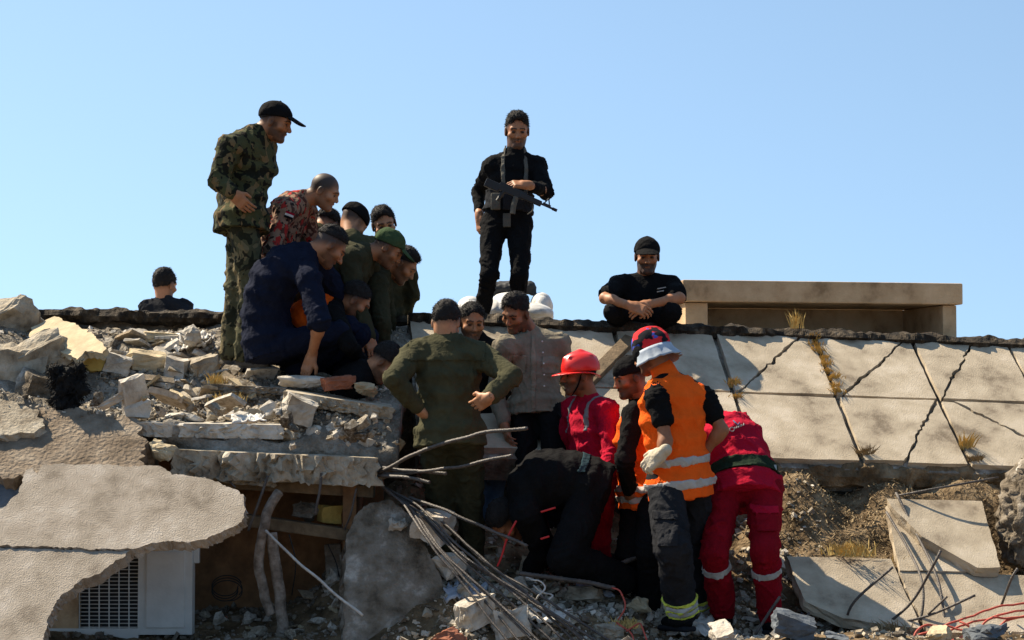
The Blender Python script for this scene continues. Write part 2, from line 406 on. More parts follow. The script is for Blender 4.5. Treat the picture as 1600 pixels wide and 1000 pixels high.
# mound of debris on the broken floor, left
mx = np.arange(-4.6, -.66, .04); my = np.arange(11.86, 14.3, .04); MX, MY = np.meshgrid(mx, my, indexing='ij'); MZ = mound_z(MX, MY).reshape(MX.shape)
MY = np.where(MX < -2.1, np.maximum(MY, 12.0), MY); MZ = mound_z(MX, MY).reshape(MX.shape); nx, ny = MX.shape; top = np.stack([MX, MY, MZ], -1).reshape(-1, 3); bot = top - np.array([0, 0, .16]); I = np.arange(nx * ny).reshape(nx, ny)
Q = np.stack([I[:-1, :-1], I[1:, :-1], I[1:, 1:], I[:-1, 1:]], -1).reshape(-1, 4); Q2 = Q[:, ::-1] + nx * ny
rim = np.concatenate([I[:, 0], I[-1, 1:], I[::-1, -1][1:], I[0, ::-1][1:]]); n_ = len(rim)
Q3 = np.stack([rim[:-1], rim[:-1] + nx * ny, rim[1:] + nx * ny, rim[1:]], 1)
obj('rubble_terrain', np.concatenate([top, bot]), np.concatenate([Q, Q2, Q3]), DUST, kind='structure')

def drop(px, py, f, lo=10.2, hi=14.6):
    """where the sight line of a photo pixel meets a terrain"""
    d = ray(px, py); ts = np.arange(lo, hi, .02); pts = CAM + d[None] * ts[:, None]
    z = f(pts[:, 0], pts[:, 1]); k = np.argmax(pts[:, 2] < z)
    return pts[k] if (pts[:, 2] < z).any() else pts[-1]

# ---- slabs with broken outlines
def rough_outline(pts, step, jag, closed=True, seed=0):
    pts = np.asarray(pts, float); o = []; rg = np.random.default_rng(seed)
    n = len(pts)
    for i in range(n if closed else n - 1):
        a, b = pts[i], pts[(i + 1) % n]; L = np.linalg.norm(b - a); m = max(1, int(L / step)); nn = np.array([b[1] - a[1], a[0] - b[0]]) / max(L, 1e-9)
        ph = rg.uniform(0, 100)
        for k in range(m):
            t = k / m; e = math.sin(math.pi * t) ** .4 if k else 0
            w = vnoise(np.array([[ph + t * L / .09, 0, 0], [ph + t * L / .034, 5, 0], [ph + t * L / .013, 9, 0]]), seed)
            o.append(a + (b - a) * t + nn * (w[0] + .8 * w[1] + .55 * w[2]) * jag * e)
    if not closed: o.append(pts[-1])
    return np.array(o)
def prism(out2, O, U, V, N, thick, jag=.006, seed=0, rings=3):
    """solid from an outline in plane coordinates; the broken rim is uneven"""
    rg = np.random.default_rng(seed); n = len(out2); c = out2.mean(0); Vv = []
    for r in range(rings + 1):
        t = r / rings; j = rg.normal(0, jag, n) if 0 < r else np.zeros(n)
        dirs = out2 - c; dirs /= np.maximum(np.linalg.norm(dirs, axis=1, keepdims=True), 1e-9)
        q = out2 + dirs * j[:, None]
        Vv.append(O + q[:, :1] * U + q[:, 1:] * V - N * (thick * t + (rg.normal(0, jag * .4, n)[:, None] if r else 0)))
    Fc = [list(range(n)), [rings * n + i for i in range(n)][::-1]]
    for r in range(rings):
        for i in range(n):
            k = (i + 1) % n; Fc.append([r * n + i, (r + 1) * n + i, (r + 1) * n + k, r * n + k])
    return np.concatenate(Vv), Fc
def area2(o): return .5 * np.sum(o[:, 0] * np.roll(o[:, 1], -1) - np.roll(o[:, 0], -1) * o[:, 1])
def slab_px(name, pix, p0, n, thick, mat, jag=.012, step=.03, seed=0, rim=.008, parent=None, **kw):
    """broken slab lying in the plane (p0, n); outline given by its corners as seen in the photo"""
    n = unit(n); U = unit(np.cross([0, 1, 0], n)) if abs(n[1]) < .95 else np.array([1.0, 0, 0]); U = unit(U - n * (U @ n)); V = np.cross(n, U)
    W = np.array([on_plane(x, y, p0, n) for x, y in pix]); O = W.mean(0)
    o2 = np.stack([(W - O) @ U, (W - O) @ V], 1)
    if area2(o2) < 0: o2 = o2[::-1]
    o2 = rough_outline(o2, step, jag, seed=seed)
    Vv, Fc = prism(o2, O, U, V, n, thick, rim, seed)
    return obj(name, Vv, Fc, mat, parent, smooth=False, **kw)

# ---- tilted roof of square pavers
RO = P(1115, 519, 13.95); RU = unit([1, .13, -.036]); RV = unit([.08, -.61, -.42]); RV = unit(RV - RU * (RU @ RV)); RN = unit(np.cross(RU, RV)); RN = RN if RN[2] > 0 else -RN
WU, WV = .715, .755
roof = empty('collapsed_roof', RO + RV * 1.5, label='collapsed tilted roof covered with large square concrete pavers', cat='roof')
mb = MB(); ua, ub = -2.145, 3.1; c = RO + RU * (ua + ub) / 2 + RV * (2 * WV + .02) / 2 - RN * .125; mb.box(c, ((ub - ua) / 2, WV + .03, .085), np.array([RU, RV, RN]))
mb.obj('bedding_slab', CONC_D, roof)
cracks = {(0, 0): [((.05, WV), (.62, 0))], (1, 0): [((.05, WV), (.66, 0))], (2, 0): [((.03, WV), (.45, 0))], (1, 1): [((.29, WV), (.69, 0))], (2, 1): [((.10, .0), (.69, .62))], (3, 0): [((.0, .5), (.6, 0))], (-2, 1): [((.2, 0), (.9, WV))]}
def split(o, a, b, gap, seed):
    """cut a convex outline along a jagged line from a to b"""
    line = rough_outline([a, b], .03, .010, closed=False, seed=seed); d = unit(b - a); nn = np.array([-d[1], d[0]])
    s_ = (o - a) @ nn
    out = []
    for sg in (1, -1):
        keep_ = [q for q, k in zip(o, s_) if k * sg > 1e-6]
        keep_ = sorted(keep_, key=lambda q: math.atan2(*(q - (a + b) / 2)[::-1]))
        ln = line + nn * sg * (gap * (.45 + .9 * np.abs(vnoise(np.stack([np.arange(len(line)) * .31, 0 * line[:, 0], 0 * line[:, 0]], 1), seed))))[:, None]
        ctr = (a + b) / 2 + nn * sg * .01
        order = keep_ if sg > 0 else keep_
        # walk b -> corners -> a
        tb = (np.array(order) - a) @ d; idx = np.argsort(-tb); order = [order[k] for k in idx]
        out.append(np.array(list(ln) + order))
    return out
k = 0
for i in range(-8, 5):
    for j in (0, 1):
        if i * WU < ua - .05: continue
        g = .017; sk = .0
        r = np.random.default_rng(100 + k); k += 1
        sq = np.array([[g, g], [WU - g, g], [WU - g, WV - g], [g, WV - g]]) + r.normal(0, .003, (4, 2))
        pieces = [sq]
        if (i, j) in cracks:
            for a, b in cracks[(i, j)]:
                a = np.clip(np.array(a, float), g, [WU - g, WV - g]); b = np.clip(np.array(b, float), g, [WU - g, WV - g]); pieces = split(sq, a, b, .012, k)
        lift = r.normal(0, .003); tilt = r.normal(0, .004)
        for m, pc in enumerate(pieces):
            O = RO + RU * (i * WU) + RV * (j * WV) + RN * (lift + .004 * m)
            if area2(pc) < 0: pc = pc[::-1]
            if len(pieces) == 1 or True: pc = rough_outline(pc, .06, .003, seed=k + 40 * m)
            N2 = unit(RN + RU * tilt); sgn = np.cross(RU, RV) @ RN
            if sgn < 0: pc = pc[::-1]
            Vv, Fc = prism(pc, O, RU, RV, RN, .042, .0025, k, 2)
            obj('paver', Vv, Fc, PAVER, roof, smooth=False)
# broken tar edge along the ridge and along the lower rim
def ragged_bar(name, A_, B_, h, d, mat, parent, seed=0, n=160, up=None, jag=.35):
    A_ = np.asarray(A_); B_ = np.asarray(B_); ax = unit(B_ - A_); up = unit(up if up is not None else [0, 0, 1]); dp = np.cross(ax, up); V = []; m = 8
    for i in range(n):
        t = i / (n - 1); c = A_ + (B_ - A_) * t; L = np.linalg.norm(B_ - A_) * t
        for k in range(m):
            a = 2 * math.pi * k / m; w = vnoise(np.array([[L / .11 + k * 7, k * 3.1, seed], [L / .035 + k * 5, k * 2.1, seed + 3]]), seed)
            rr = 1 + jag * w[0] + jag * .5 * w[1]
            V.append(c + up * math.sin(a) * h * rr + dp * math.cos(a) * d * rr)
    Fc = [[i * m + k, i * m + (k + 1) % m, (i + 1) * m + (k + 1) % m, (i + 1) * m + k] for i in range(n - 1) for k in range(m)] + [list(range(m))[::-1], [(n - 1) * m + k for k in range(m)]]
    return obj(name, V, Fc, mat, parent, smooth=False)
ragged_bar('tar_edge', RO + RU * ua - RN * .02 - RV * .03, RO + RU * ub - RN * .02 - RV * .03, .052, .085, TAR, roof, 3, 420)
ragged_bar('broken_rim', RO + RU * -1.0 + RV * (2 * WV + .03) - RN * .10, RO + RU * ub + RV * (2 * WV + .03) - RN * .10, .075, .06, EARTH, roof, 5, 160)
le = empty('roof_edge', P(340, 500, 14.1), label='long dark tarred roof edge behind the rubble and the standing soldier', cat='roof edge')
ragged_bar('tar_edge', P(40, 492, 13.95), P(640, 504, 14.1), .050, .07, TAR, le, 13, 240)
mb = MB(); a_, b_ = P(30, 515, 14.05), P(640, 525, 14.2); mb.box((a_ + b_) / 2 - np.array([0, -.03, .02]), (np.linalg.norm(b_ - a_) / 2, .05, .14), np.array([unit(b_ - a_), unit(np.cross(unit(b_ - a_), [0, 0, -1.])), [0, 0, 1.0]])); mb.obj('edge_beam', CONC_D, le)
# flat roof deck behind the edge
dk_out = np.array([[-5.2, 14.14], [-.78, 14.14], [-.72, 13.52]] + [list((RO + RU * t + np.array([0, .09, 0]))[:2]) for t in (-2.0, 0, 1.5, 3.05)] + [[5.2, 14.9], [5.2, 18.4], [-5.2, 18.4]])
V_, F_ = prism(dk_out, np.array([0, 0, 2.09]), np.array([1.0, 0, 0]), np.array([0, 1.0, 0]), np.array([0, 0, 1.0]), .14, 0)
obj('roof_deck', V_, F_, CONC, None, smooth=False, kind='structure')
# building mass under the deck (hidden behind the debris)
mb = MB(); mb.box((0, 16.7, .97), (4.4, 1.5, .97)); mb.obj('ruined_building', CONC_D, None, label='ruined building core under the flat roof deck', cat='building')

# dark bar added in place of a wide dark gap across the pavers
mb = MB(); a_ = on_plane(985, 530, RO + RN * .02, RN); b_ = on_plane(903, 612, RO + RN * .02, RN); ax_ = unit(b_ - a_); mb.box((a_ + b_) / 2, (np.linalg.norm(b_ - a_) / 2, .045, .025), np.array([ax_, np.cross(RN, ax_), RN]), .004)
mb.obj('plank', WOOD, None, label='dark weathered plank lying across the pavers behind the red hard hat', cat='plank')
# ---- concrete kerb box on the roof
def roof_box():
    a = P(1070, 522, 14.55); z0 = 2.09; U = unit([1, .20, -.0]); D = unit([-.20, 1, 0]); Z = np.array([0, 0, 1.0]); L = 2.12
    r = empty('roof_parapet', a + U * L / 2, label='low beige concrete parapet box with overhanging top on the roof', cat='parapet')
    o = np.array([a[0], a[1], z0]); A = np.array([U, D, Z]); H = 2.552 - z0
    mb = MB(); mb.box(o + U * L / 2 + D * .40 + Z * (H - .085), (L / 2 + .03, .46, .08), A, .012); mb.obj('top_slab', BEIGE, r, smooth=False)
    mb = MB(); mb.box(o + U * .085 + D * .40 + Z * (H - .17) / 2, (.085, .42, (H - .17) / 2), A, .008); mb.obj('end_post', BEIGE, r)
    mb = MB(); mb.box(o + U * (L - .06) + D * .40 + Z * (H - .17) / 2, (.055, .42, (H - .17) / 2), A, .008); mb.obj('end_post', BEIGE, r)
    mb = MB(); mb.box(o + U * L / 2 + D * .78 + Z * (H - .17) / 2, (L / 2 - .12, .04, (H - .17) / 2), A); mb.obj('back_panel', BEIGE, r)
roof_box()

# ---- white plastic water tank lying on the roof
def tank():
    c = P(790, 490, 15.0); r = empty('water_tank', (c[0], c[1], 2.09), label='white plastic water tank with rounded shoulders on the roof', cat='water tank')
    S = SDF(); z = 2.09; k = 15.0 / F_PX
    for x, y, rx, ry, dy in ((735, 478, 24, 24, .05), (776, 484, 36, 24, -.22), (792, 472, 34, 24, -.02), (846, 474, 19, 25, .05), (832, 486, 36, 20, -.2), (805, 492, 66, 22, .08)):
        q = P(x, y + 5, 15.0 + dy); S.ell(q, (rx * k * .92, .22, ry * k * .85), None, .012)
    S.plane((0, 0, z + .001), (0, 0, 1)); V, Q = S.mesh(.011); V = V + normals(V, Q) * (.008 * fbm(V * 9, 3, 2) - .008 * np.maximum(0, 1 - 6 * np.abs(vnoise(V * 5, 8))))[:, None]; obj('shell', V, Q, TANKM, r)
    S = SDF(); a = P(768, 452, 15.05); b = P(826, 450, 15.05); S.cone(a, b, .045, .050, .03); S.cone(P(775, 447, 15.1), P(800, 444, 15.1), .035, .03, .03); S.cone(b, P(838, 462, 15.0), .035, .015, .03)
    V, Q = S.mesh(.012); V = V + normals(V, Q) * (.010 * fbm(V * 22, 3, 2))[:, None]; obj('dark_cover', V, Q, CLOTH_D, r)
CLOTH_D = material('tank_lid', (0.03, 0.03, 0.03), 0.6)
tank()

# ---- lower pavers that slid down the bank
LN = unit([.12, -.56, .82])
lp = P(1390, 900, 12.05)
slab_px('fallen_paver', [(1386, 779), (1534, 783), (1563, 886), (1527, 887), (1440, 838), (1392, 790)], P(1480, 830, 12.2), LN, .07, PAVER, .004, .05, 1, .005, label='fallen paver lying tilted on the bank beside its split-off triangle', cat='paver', group=None)
slab_px('fallen_paver', [(1387, 800), (1432, 842), (1522, 893), (1406, 891)], P(1440, 860, 12.12), LN, .05, PAVER, .005, .05, 2, .005, label='triangular paver piece split off along a wide dark crack', cat='paver')
slab_px('fallen_paver', [(1229, 869), (1392, 873), (1440, 982), (1318, 966), (1259, 940)], P(1330, 920, 11.75), LN, .07, PAVER, .005, .05, 3, .006, label='fallen paver with rounded broken lower corner below the tall dry grass', cat='paver')
slab_px('fallen_paver', [(1404, 893), (1640, 900), (1660, 985), (1452, 990)], P(1520, 940, 11.78), LN, .07, PAVER, .005, .05, 4, .006, label='wide fallen paver crossed by rods, above red cables', cat='paver')
slab_px('fallen_paver', [(1196, 815), (1215, 840), (1232, 890), (1205, 880)], P(1215, 850, 12.2), LN, .05, PAVER, .006, .05, 5, .006, label='narrow paver sliver behind the red rescue suit', cat='paver')

# ---- big plastered slab hanging at the lower left
PN = unit([-.04, -.67, .74]); pp = P(200, 735, 11.45)
slab_px('plaster_slab', [(-60, 800), (0, 795), (30, 770), (40, 735), (52, 730), (58, 742), (66, 727), (120, 726), (250, 728), (268, 742), (300, 744), (335, 752), (360, 762), (380, 772), (384, 795), (378, 815), (345, 832), (305, 845), (255, 846), (215, 856)
                       , (178, 858), (60, 854), (-60, 850)], pp, PN, .07, PLASTER, .009, .012, 7, .007, label='large tilted plaster slab with rounded broken tip overhanging the dark cavity', cat='slab')
slab_px('plaster_slab', [(-60, 853), (60, 857), (178, 861), (205, 858), (185, 874), (160, 893), (140, 902), (122, 910), (95, 930), (80, 955), (75, 975), (64, 1010), (60, 1040), (-60, 1040)], pp - PN * .012, PN, .08, PLASTER, .009, .012, 8, .007, label='lower half of the cracked plaster slab beside the white window unit', cat='slab')
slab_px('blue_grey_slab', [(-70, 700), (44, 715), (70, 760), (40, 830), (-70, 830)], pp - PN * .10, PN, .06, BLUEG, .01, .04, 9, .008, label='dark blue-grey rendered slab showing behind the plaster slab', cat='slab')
# rough brown masonry between plaster slab and rubble
slab_px('masonry_block', [(-80, 640), (40, 628), (130, 640), (215, 655), (232, 690), (222, 735), (120, 745), (-80, 735)], P(100, 690, 11.72), unit([0, -.62, .78]), .30, MASON, .03, .03, 10, .02, label='rough brown masonry remnant above the plaster slab', cat='masonry')
slab_px('masonry_block', [(-80, 628), (10, 626), (62, 640), (70, 665), (40, 676), (-80, 680)], P(20, 650, 11.84), unit([0, -.62, .78]), .1, CONC, .02, .03, 11, .015, label='grey-brown render patch on top of the brown masonry', cat='masonry')

mb = MB(); mb.box((-3.75, 13.15, .72), (.75, 1.0, .82)); mb.obj('masonry_block', MASON, None, label='thick masonry stump carrying the end of the rubble mound', cat='masonry')
# ---- concrete ledges sticking out over the cavity
LEDGE = 1
def ledge(pa, pb, Y, depth, thick, mat, label, tip=.0, roll=0.0, seed=0, jag=.014, name='concrete_ledge', dY=0.0, rim=.008):
    A_ = P(pa[0], pa[1], Y); B_ = P(pb[0], pb[1], Y + dY); U = unit(B_ - A_); back = unit(np.array([0, 1, tip])); back = unit(back - U * (back @ U)); N = np.cross(U, back); N = N if N[2] > 0 else -N
    L = np.linalg.norm(B_ - A_); o2 = rough_outline([(0, 0), (L, 0), (L - .05, depth), (.03, depth)], .02, jag, seed=seed)
    V, Fc = prism(o2, A_, U, back, N, thick, rim, seed, 6)
    if np.cross(U, back) @ N < 0: Fc = [f[::-1] for f in Fc]
    return obj(name, V, Fc, mat, None, smooth=False, label=label, cat='slab')
ledge((272, 702), (590, 716), 11.75, .55, .165, CONC, 'thick grey concrete ledge end with bent rebar sticking out', .05, seed=21, jag=.026, rim=.018)
ledge((214, 660), (442, 664), 11.85, .40, .085, CONC_W, 'pale concrete slab ledge under a white square block', .04, seed=22)
ledge((444, 611), (614, 637), 12.05, .45, .075, CONC, 'weathered slab leaning below the squatting person, edge chipped', .06, seed=23)
ledge((330, 600), (446, 606), 12.45, .30, .045, CONC_D, 'thin brown slab edge under the camouflage soldier boots', .05, seed=24)
ledge((282, 735), (430, 748), 11.82, .25, .05, CONC, 'lower thin slab layer tucked beneath the thick ledge', .0, seed=25)
# ---- dark cavity below the ledges
def cavity():
    mb = MB(); a = P(285, 760, 12.4); b = P(560, 1010, 12.4); mb.box(((a[0] + b[0]) / 2, 12.45, .75), ((b[0] - a[0]) / 2 + .15, .04, .85)); mb.obj('room_wall', BROWNW, None, label='dark brown inner wall at the back of the cavity', cat='wall')
    mb = MB(); mb.box((P(552, 900, 12.2)[0], 12.15, .7), (.04, .25, .8)); mb.obj('room_wall', BROWNW, None, label='dark brown side wall of the cavity beside the grey pier', cat='wall')
cavity()
slab_px('concrete_pier', [(540, 845), (552, 812), (578, 786), (608, 780), (640, 806), (662, 848), (688, 900), (704, 955), (714, 1030), (537, 1030)], P(620, 920, 11.55), unit([.16, -.86, .48]), .30, CONC_D, .009, .02, 31, .012, label='large flat grey concrete slab leaning beside the cavity', cat='slab')
def beam(a, b, Y, h, d, mat, label, name='beam', dY=0):
    A_ = P(*a, Y); B_ = P(*b, Y + dY); ax = unit(B_ - A_); mb = MB(); dp = unit(np.cross(ax, [0, 0, 1])); mb.box((A_ + B_) / 2, (np.linalg.norm(B_ - A_) / 2, d, h), np.array([ax, dp, np.cross(ax, dp)]), .006); return mb.obj(name, mat, None, label=label, cat='beam')
beam((383, 812), (545, 835), 11.95, .035, .07, WOOD, 'brown timber beam across the cavity carrying small blocks')
beam((330, 752), (585, 768), 12.0, .035, .08, WOOD, 'dark timber right under the thick concrete ledge')
beam((520, 850), (528, 990), 12.1, .05, .03, CONC_D, 'narrow concrete post standing inside the cavity', 'post')
# ---- window unit under the plaster slab
def window():
    Y = 11.75; r = empty('window_unit', P(190, 990, Y), label='white window unit with wire grille and blank side panel', cat='window')
    def fr(x0, y0, x1, y1, dy, h, name, mat, par, bev=.003):
        a = P(x0, y0, Y + dy); b = P(x1, y1, Y + dy); mb = MB(); mb.box((a + b) / 2 + np.array([0, h, 0]), (abs(b[0] - a[0]) / 2, h, abs(a[2] - b[2]) / 2), None, bev); return mb.obj(name, mat, par)
    fr(216, 845, 300, 992, 0, .05, 'side_panel', WHITE_P, r); 
    f = fr(229, 862, 288, 981, -.012, .006, 'panel_board', WHITE_P, r)
    fr(60, 982, 216, 1000, 0, .05, 'bottom_rail', WHITE_P, r); fr(60, 850, 122, 982, .004, .04, 'blind_board', BEIGE, r)
    fr(60, 835, 216, 850, 0, .05, 'top_rail', WHITE_P, r)
    fr(122, 850, 216, 982, .10, .02, 'dark_pane', CLOTH_D, r)
    g = None
    for k in range(22):
        y = 854 + k * 6; a = P(122, y, Y + .02); b = P(216, y, Y + .02); mb = MB(); mb.tube([a, b], .0028, 5); mb.obj('grille_bar', WHITE_P, r)
    for k in range(6):
        x = 124 + k * 15.5; mb = MB(); mb.tube([P(x, 850, Y + .012), P(x, 982, Y + .012)], .004, 5); mb.obj('grille_bar', WHITE_P, r)
    fr(302, 850, 311, 880, .05, .02, 'hinge_block', WHITE_P, r)
window()

# ================================================================== rubble
def chunk_mesh(seed, asp, npts=16, rough=.05, box=.0):
    """faceted broken lump, unit size"""
    rg = np.random.default_rng(seed); bm = bmesh.new(); asp = np.array(asp, float)
    if box > 0:
        for x in (-1, 1):
            for y in (-1, 1):
                for z in (-1, 1): bm.verts.new(Vector((np.array([x, y, z]) * (1 - box * rg.random(3))) * asp * .5))
        for _ in range(4):
            q = rg.uniform(-1, 1, 3); q[rg.integers(3)] = rg.choice([-1, 1]); bm.verts.new(Vector(q * asp * .5 * .93))
    else:
        for _ in range(npts):
            q = rg.normal(size=3); q /= np.max(np.abs(q)) ** .6 * np.linalg.norm(q) ** .4; bm.verts.new(Vector(q * asp * .5 * rg.uniform(.82, 1)))
    r = bmesh.ops.convex_hull(bm, input=bm.verts[:]); bmesh.ops.delete(bm, geom=[v for v in r['geom_interior'] if isinstance(v, bmesh.types.BMVert)], context='VERTS')
    bmesh.ops.dissolve_limit(bm, angle_limit=R(12), verts=bm.verts[:], edges=bm.edges[:])
    bmesh.ops.triangulate(bm, faces=bm.faces[:])
    bmesh.ops.subdivide_edges(bm, edges=[e for e in bm.edges if e.calc_length() > .3], cuts=1, use_grid_fill=False); bmesh.ops.triangulate(bm, faces=bm.faces[:])
    V = np.array([v.co[:] for v in bm.verts]); V = V + (np.stack([fbm(V * 3.5, seed + k, 2) for k in range(3)], 1)) * rough * asp.min()
    bm.verts.index_update(); Fc = [[v.index for v in f.verts] for f in bm.faces]; bm.free(); return V, Fc
def boulder_mesh(seed, asp, npts=16, rough=.1, box=0):
    """larger lump: same facets, finer broken surface"""
    V, Fc = chunk_mesh(seed, asp, npts, rough, box); bm = bmesh.new(); vs_ = [bm.verts.new(v) for v in V]
    for f in Fc:
        try: bm.faces.new([vs_[i] for i in f])
        except ValueError: pass
    bmesh.ops.subdivide_edges(bm, edges=bm.edges[:], cuts=2, use_grid_fill=True); bmesh.ops.triangulate(bm, faces=bm.faces[:]); bm.normal_update()
    V = np.array([v.co[:] for v in bm.verts]); N = np.array([v.normal[:] for v in bm.verts])
    V = V + N * (.05 * fbm(V * 6, seed, 3) + .035 * (np.abs(vnoise(V * 13, seed + 2)) - .4))[:, None]
    bm.verts.index_update(); Fc = [[v.index for v in f.verts] for f in bm.faces]; bm.free(); return V, Fc
def euler(a, b, c): return np.array(Matrix.Rotation(c, 3, 'Z') @ Matrix.Rotation(b, 3, 'Y') @ Matrix.Rotation(a, 3, 'X'))
MEAN = F_PX
def chunk(px, py, wpx, hpx, mat, label, f=mound_z, rot=(0, 0, 0), seed=0, depth=None, box=0, sink=.18, Y=None, name='concrete_chunk', cat='rubble', group=None, rough=.12):
    """a piece whose foot shows at (px,py); wpx, hpx its size in the photo"""
    p = P(px, py, Y) if Y else drop(px, py, f); s = p[1] / F_PX; w, h = wpx * s, hpx * s; d = depth or (w + h) / 2 * .9
    V, Fc = (chunk_mesh if w < .17 else boulder_mesh)(seed, (1, 1, 1), rough=rough, box=box); V = (V * np.array([w, d, h])) @ euler(*rot).T
    zc = V[:, 2].min(); V = V + p + np.array([0, d * .25, -zc - h * sink])
    return obj(name, V, Fc, mat, None, smooth=False, label=label, cat=cat, group=group)
B = dict(box=.30, rough=.10)
# ---- pieces one can tell apart, left mound
chunk(10, 548, 118, 92, CONC, 'large grey boulder of concrete at the top of the mound', seed=1, sink=.05, Y=13.1)
chunk(20, 628, 92, 108, CONC, 'big cracked grey block below the boulder', seed=2, rot=(0, .1, .2), Y=12.5, **B)
chunk(62, 640, 74, 66, CONC_D, 'brown-grey broken block beside the charred hole', seed=3, rot=(.2, .3, .5), Y=12.35, **B)
chunk(66, 585, 80, 60, CONC, 'flat grey chip leaning against the cracked block', seed=4, rot=(.4, -.5, .2), Y=12.55, **B)
slab_px('render_shell', [(48, 512), (85, 494), (118, 505), (150, 528), (166, 545), (160, 552), (133, 548), (120, 562), (100, 552), (60, 540), (45, 525)], P(105, 525, 12.75), unit([-.25, -.45, .85]), .05, YELLOW, .012, .025, 41, .008, label='pale yellow curved render shell on the mound', cat='rubble')
slab_px('foam_block', [(130, 544), (163, 542), (166, 556), (158, 580), (142, 580), (126, 566)], P(146, 560, 12.62), unit([.2, -.95, .2]), .12, FOAM, .008, .03, 42, .006, label='mustard yellow foam block under the render shell', cat='rubble')
chunk(182, 585, 44, 34, CONC_W, 'pale square fragment beside the yellow foam block', seed=6, rot=(.1, .35, .2), **B)
chunk(228, 580, 62, 34, YELLOW, 'yellowish rectangular block lying on the mound', seed=7, rot=(.1, .15, .35), **B)
chunk(276, 596, 38, 48, CONC_W, 'upright white speckled block on the mound', seed=8, rot=(.05, .1, -.2), **B)
chunk(250, 535, 58, 20, YELLOW, 'flat yellow-brown piece near the dark roof edge', seed=9, rot=(0, .05, .2), Y=13.4, **B)
chunk(300, 535, 44, 36, CONC_W, 'crumpled white lump near the camouflage trousers', seed=10, rot=(.3, .3, .6), Y=13.2)
chunk(318, 585, 46, 34, CONC, 'grey flat stone in front of the soldier boots', seed=11, rot=(.1, -.3, .4), **B)
chunk(206, 626, 48, 46, CONC_W, 'round-topped grey chip standing on edge', seed=12, rot=(.2, -.4, .9), depth=.06, **B)
chunk(180, 640, 66, 14, CONC_W, 'long pale splinter pointing at the round chip', seed=13, rot=(0, -.5, .2), **B)
chunk(211, 655, 40, 30, CONC_W, 'white squared block at the end of the pale ledge', seed=14, rot=(0, .03, .25), Y=11.95, box=.10, sink=.0)
chunk(368, 662, 46, 26, CONC_W, 'bluish-white rounded fragment on the pale ledge', seed=15, rot=(0, .1, .2), Y=11.9)
chunk(465, 670, 54, 40, CONC_W, 'cream pitted block balanced on the thick ledge', seed=16, rot=(.3, .35, .5), Y=11.9, sink=0, box=.22)
chunk(255, 714, 46, 42, YELLOW, 'tan stone wedged under the pale ledge', seed=17, rot=(.2, .4, .3), Y=11.72)
chunk(528, 612, 52, 22, BRICKM, 'reddish brown block on the weathered slab', seed=18, rot=(0, -.1, .3), Y=12.2, sink=0, **B)
chunk(572, 622, 46, 22, YELLOW, 'yellow-grey lump near the slab tip', seed=19, rot=(0, .2, .4), Y=12.2, sink=0)
chunk(612, 720, 34, 40, YELLOW, 'pale yellow shard lit by sun at the ledge end', seed=20, rot=(.2, .5, .2), Y=12.05, depth=.03, **B)
for k, (x, y, w, h) in enumerate([(432, 690, 40, 24), (455, 700, 46, 28), (490, 694, 42, 26), (520, 690, 40, 30), (545, 705, 44, 22), (505, 706, 44, 18), (570, 716, 38, 18), (410, 702, 40, 22), (475, 712, 30, 16), (390, 710, 40, 20)]):
    chunk(x, y, w, h, [CONC_W, CONC, CONC_W][k % 3], 'crumbled pale fragment heaped on the thick ledge', seed=60 + k, rot=(k * .7, k * .4, k), Y=11.9, sink=.0, group='crumbled fragments on the thick ledge')
for k, (x, y, w, h) in enumerate([(300, 660, 40, 14), (330, 660, 34, 20), (275, 660, 40, 18), (398, 660, 40, 22), (420, 655, 36, 30)]):
    chunk(x, y, w, h, [CONC_W, CONC][k % 2], 'flat fragment strewn along the pale ledge', seed=80 + k, rot=(.1 * k, .2, k), Y=11.98, sink=.0, group='fragments along the pale ledge')
chunk(468, 606, 96, 22, CONC_W, 'pale crumbly stone under the hand of the squatting person', seed=91, rot=(0, .05, .2), Y=12.3, sink=.0)
# cavity contents
chunk(515, 822, 38, 32, FOAM, 'yellow block standing on the timber beam', seed=21, rot=(0, .1, .4), Y=12.0, sink=0, **B)
chunk(478, 818, 56, 34, CONC_D, 'brown lump on the timber beam', seed=22, rot=(0, .2, .2), Y=12.05, sink=0)
chunk(548, 825, 26, 46, CONC, 'grey fragment at the end of the timber beam', seed=23, rot=(.2, .3, .2), Y=12.0, sink=0)
chunk(350, 990, 46, 34, BRICKM, 'rounded reddish stone on the cavity floor', f=ground_z, seed=24, Y=12.0)
chunk(318, 995, 34, 26, BLUEG, 'small blue-grey stone on the cavity floor', f=ground_z, seed=25, Y=12.0)
chunk(350, 905, 26, 34, YELLOW, 'pale pointed shard in the dark cavity', f=ground_z, seed=26, Y=12.5, depth=.03)
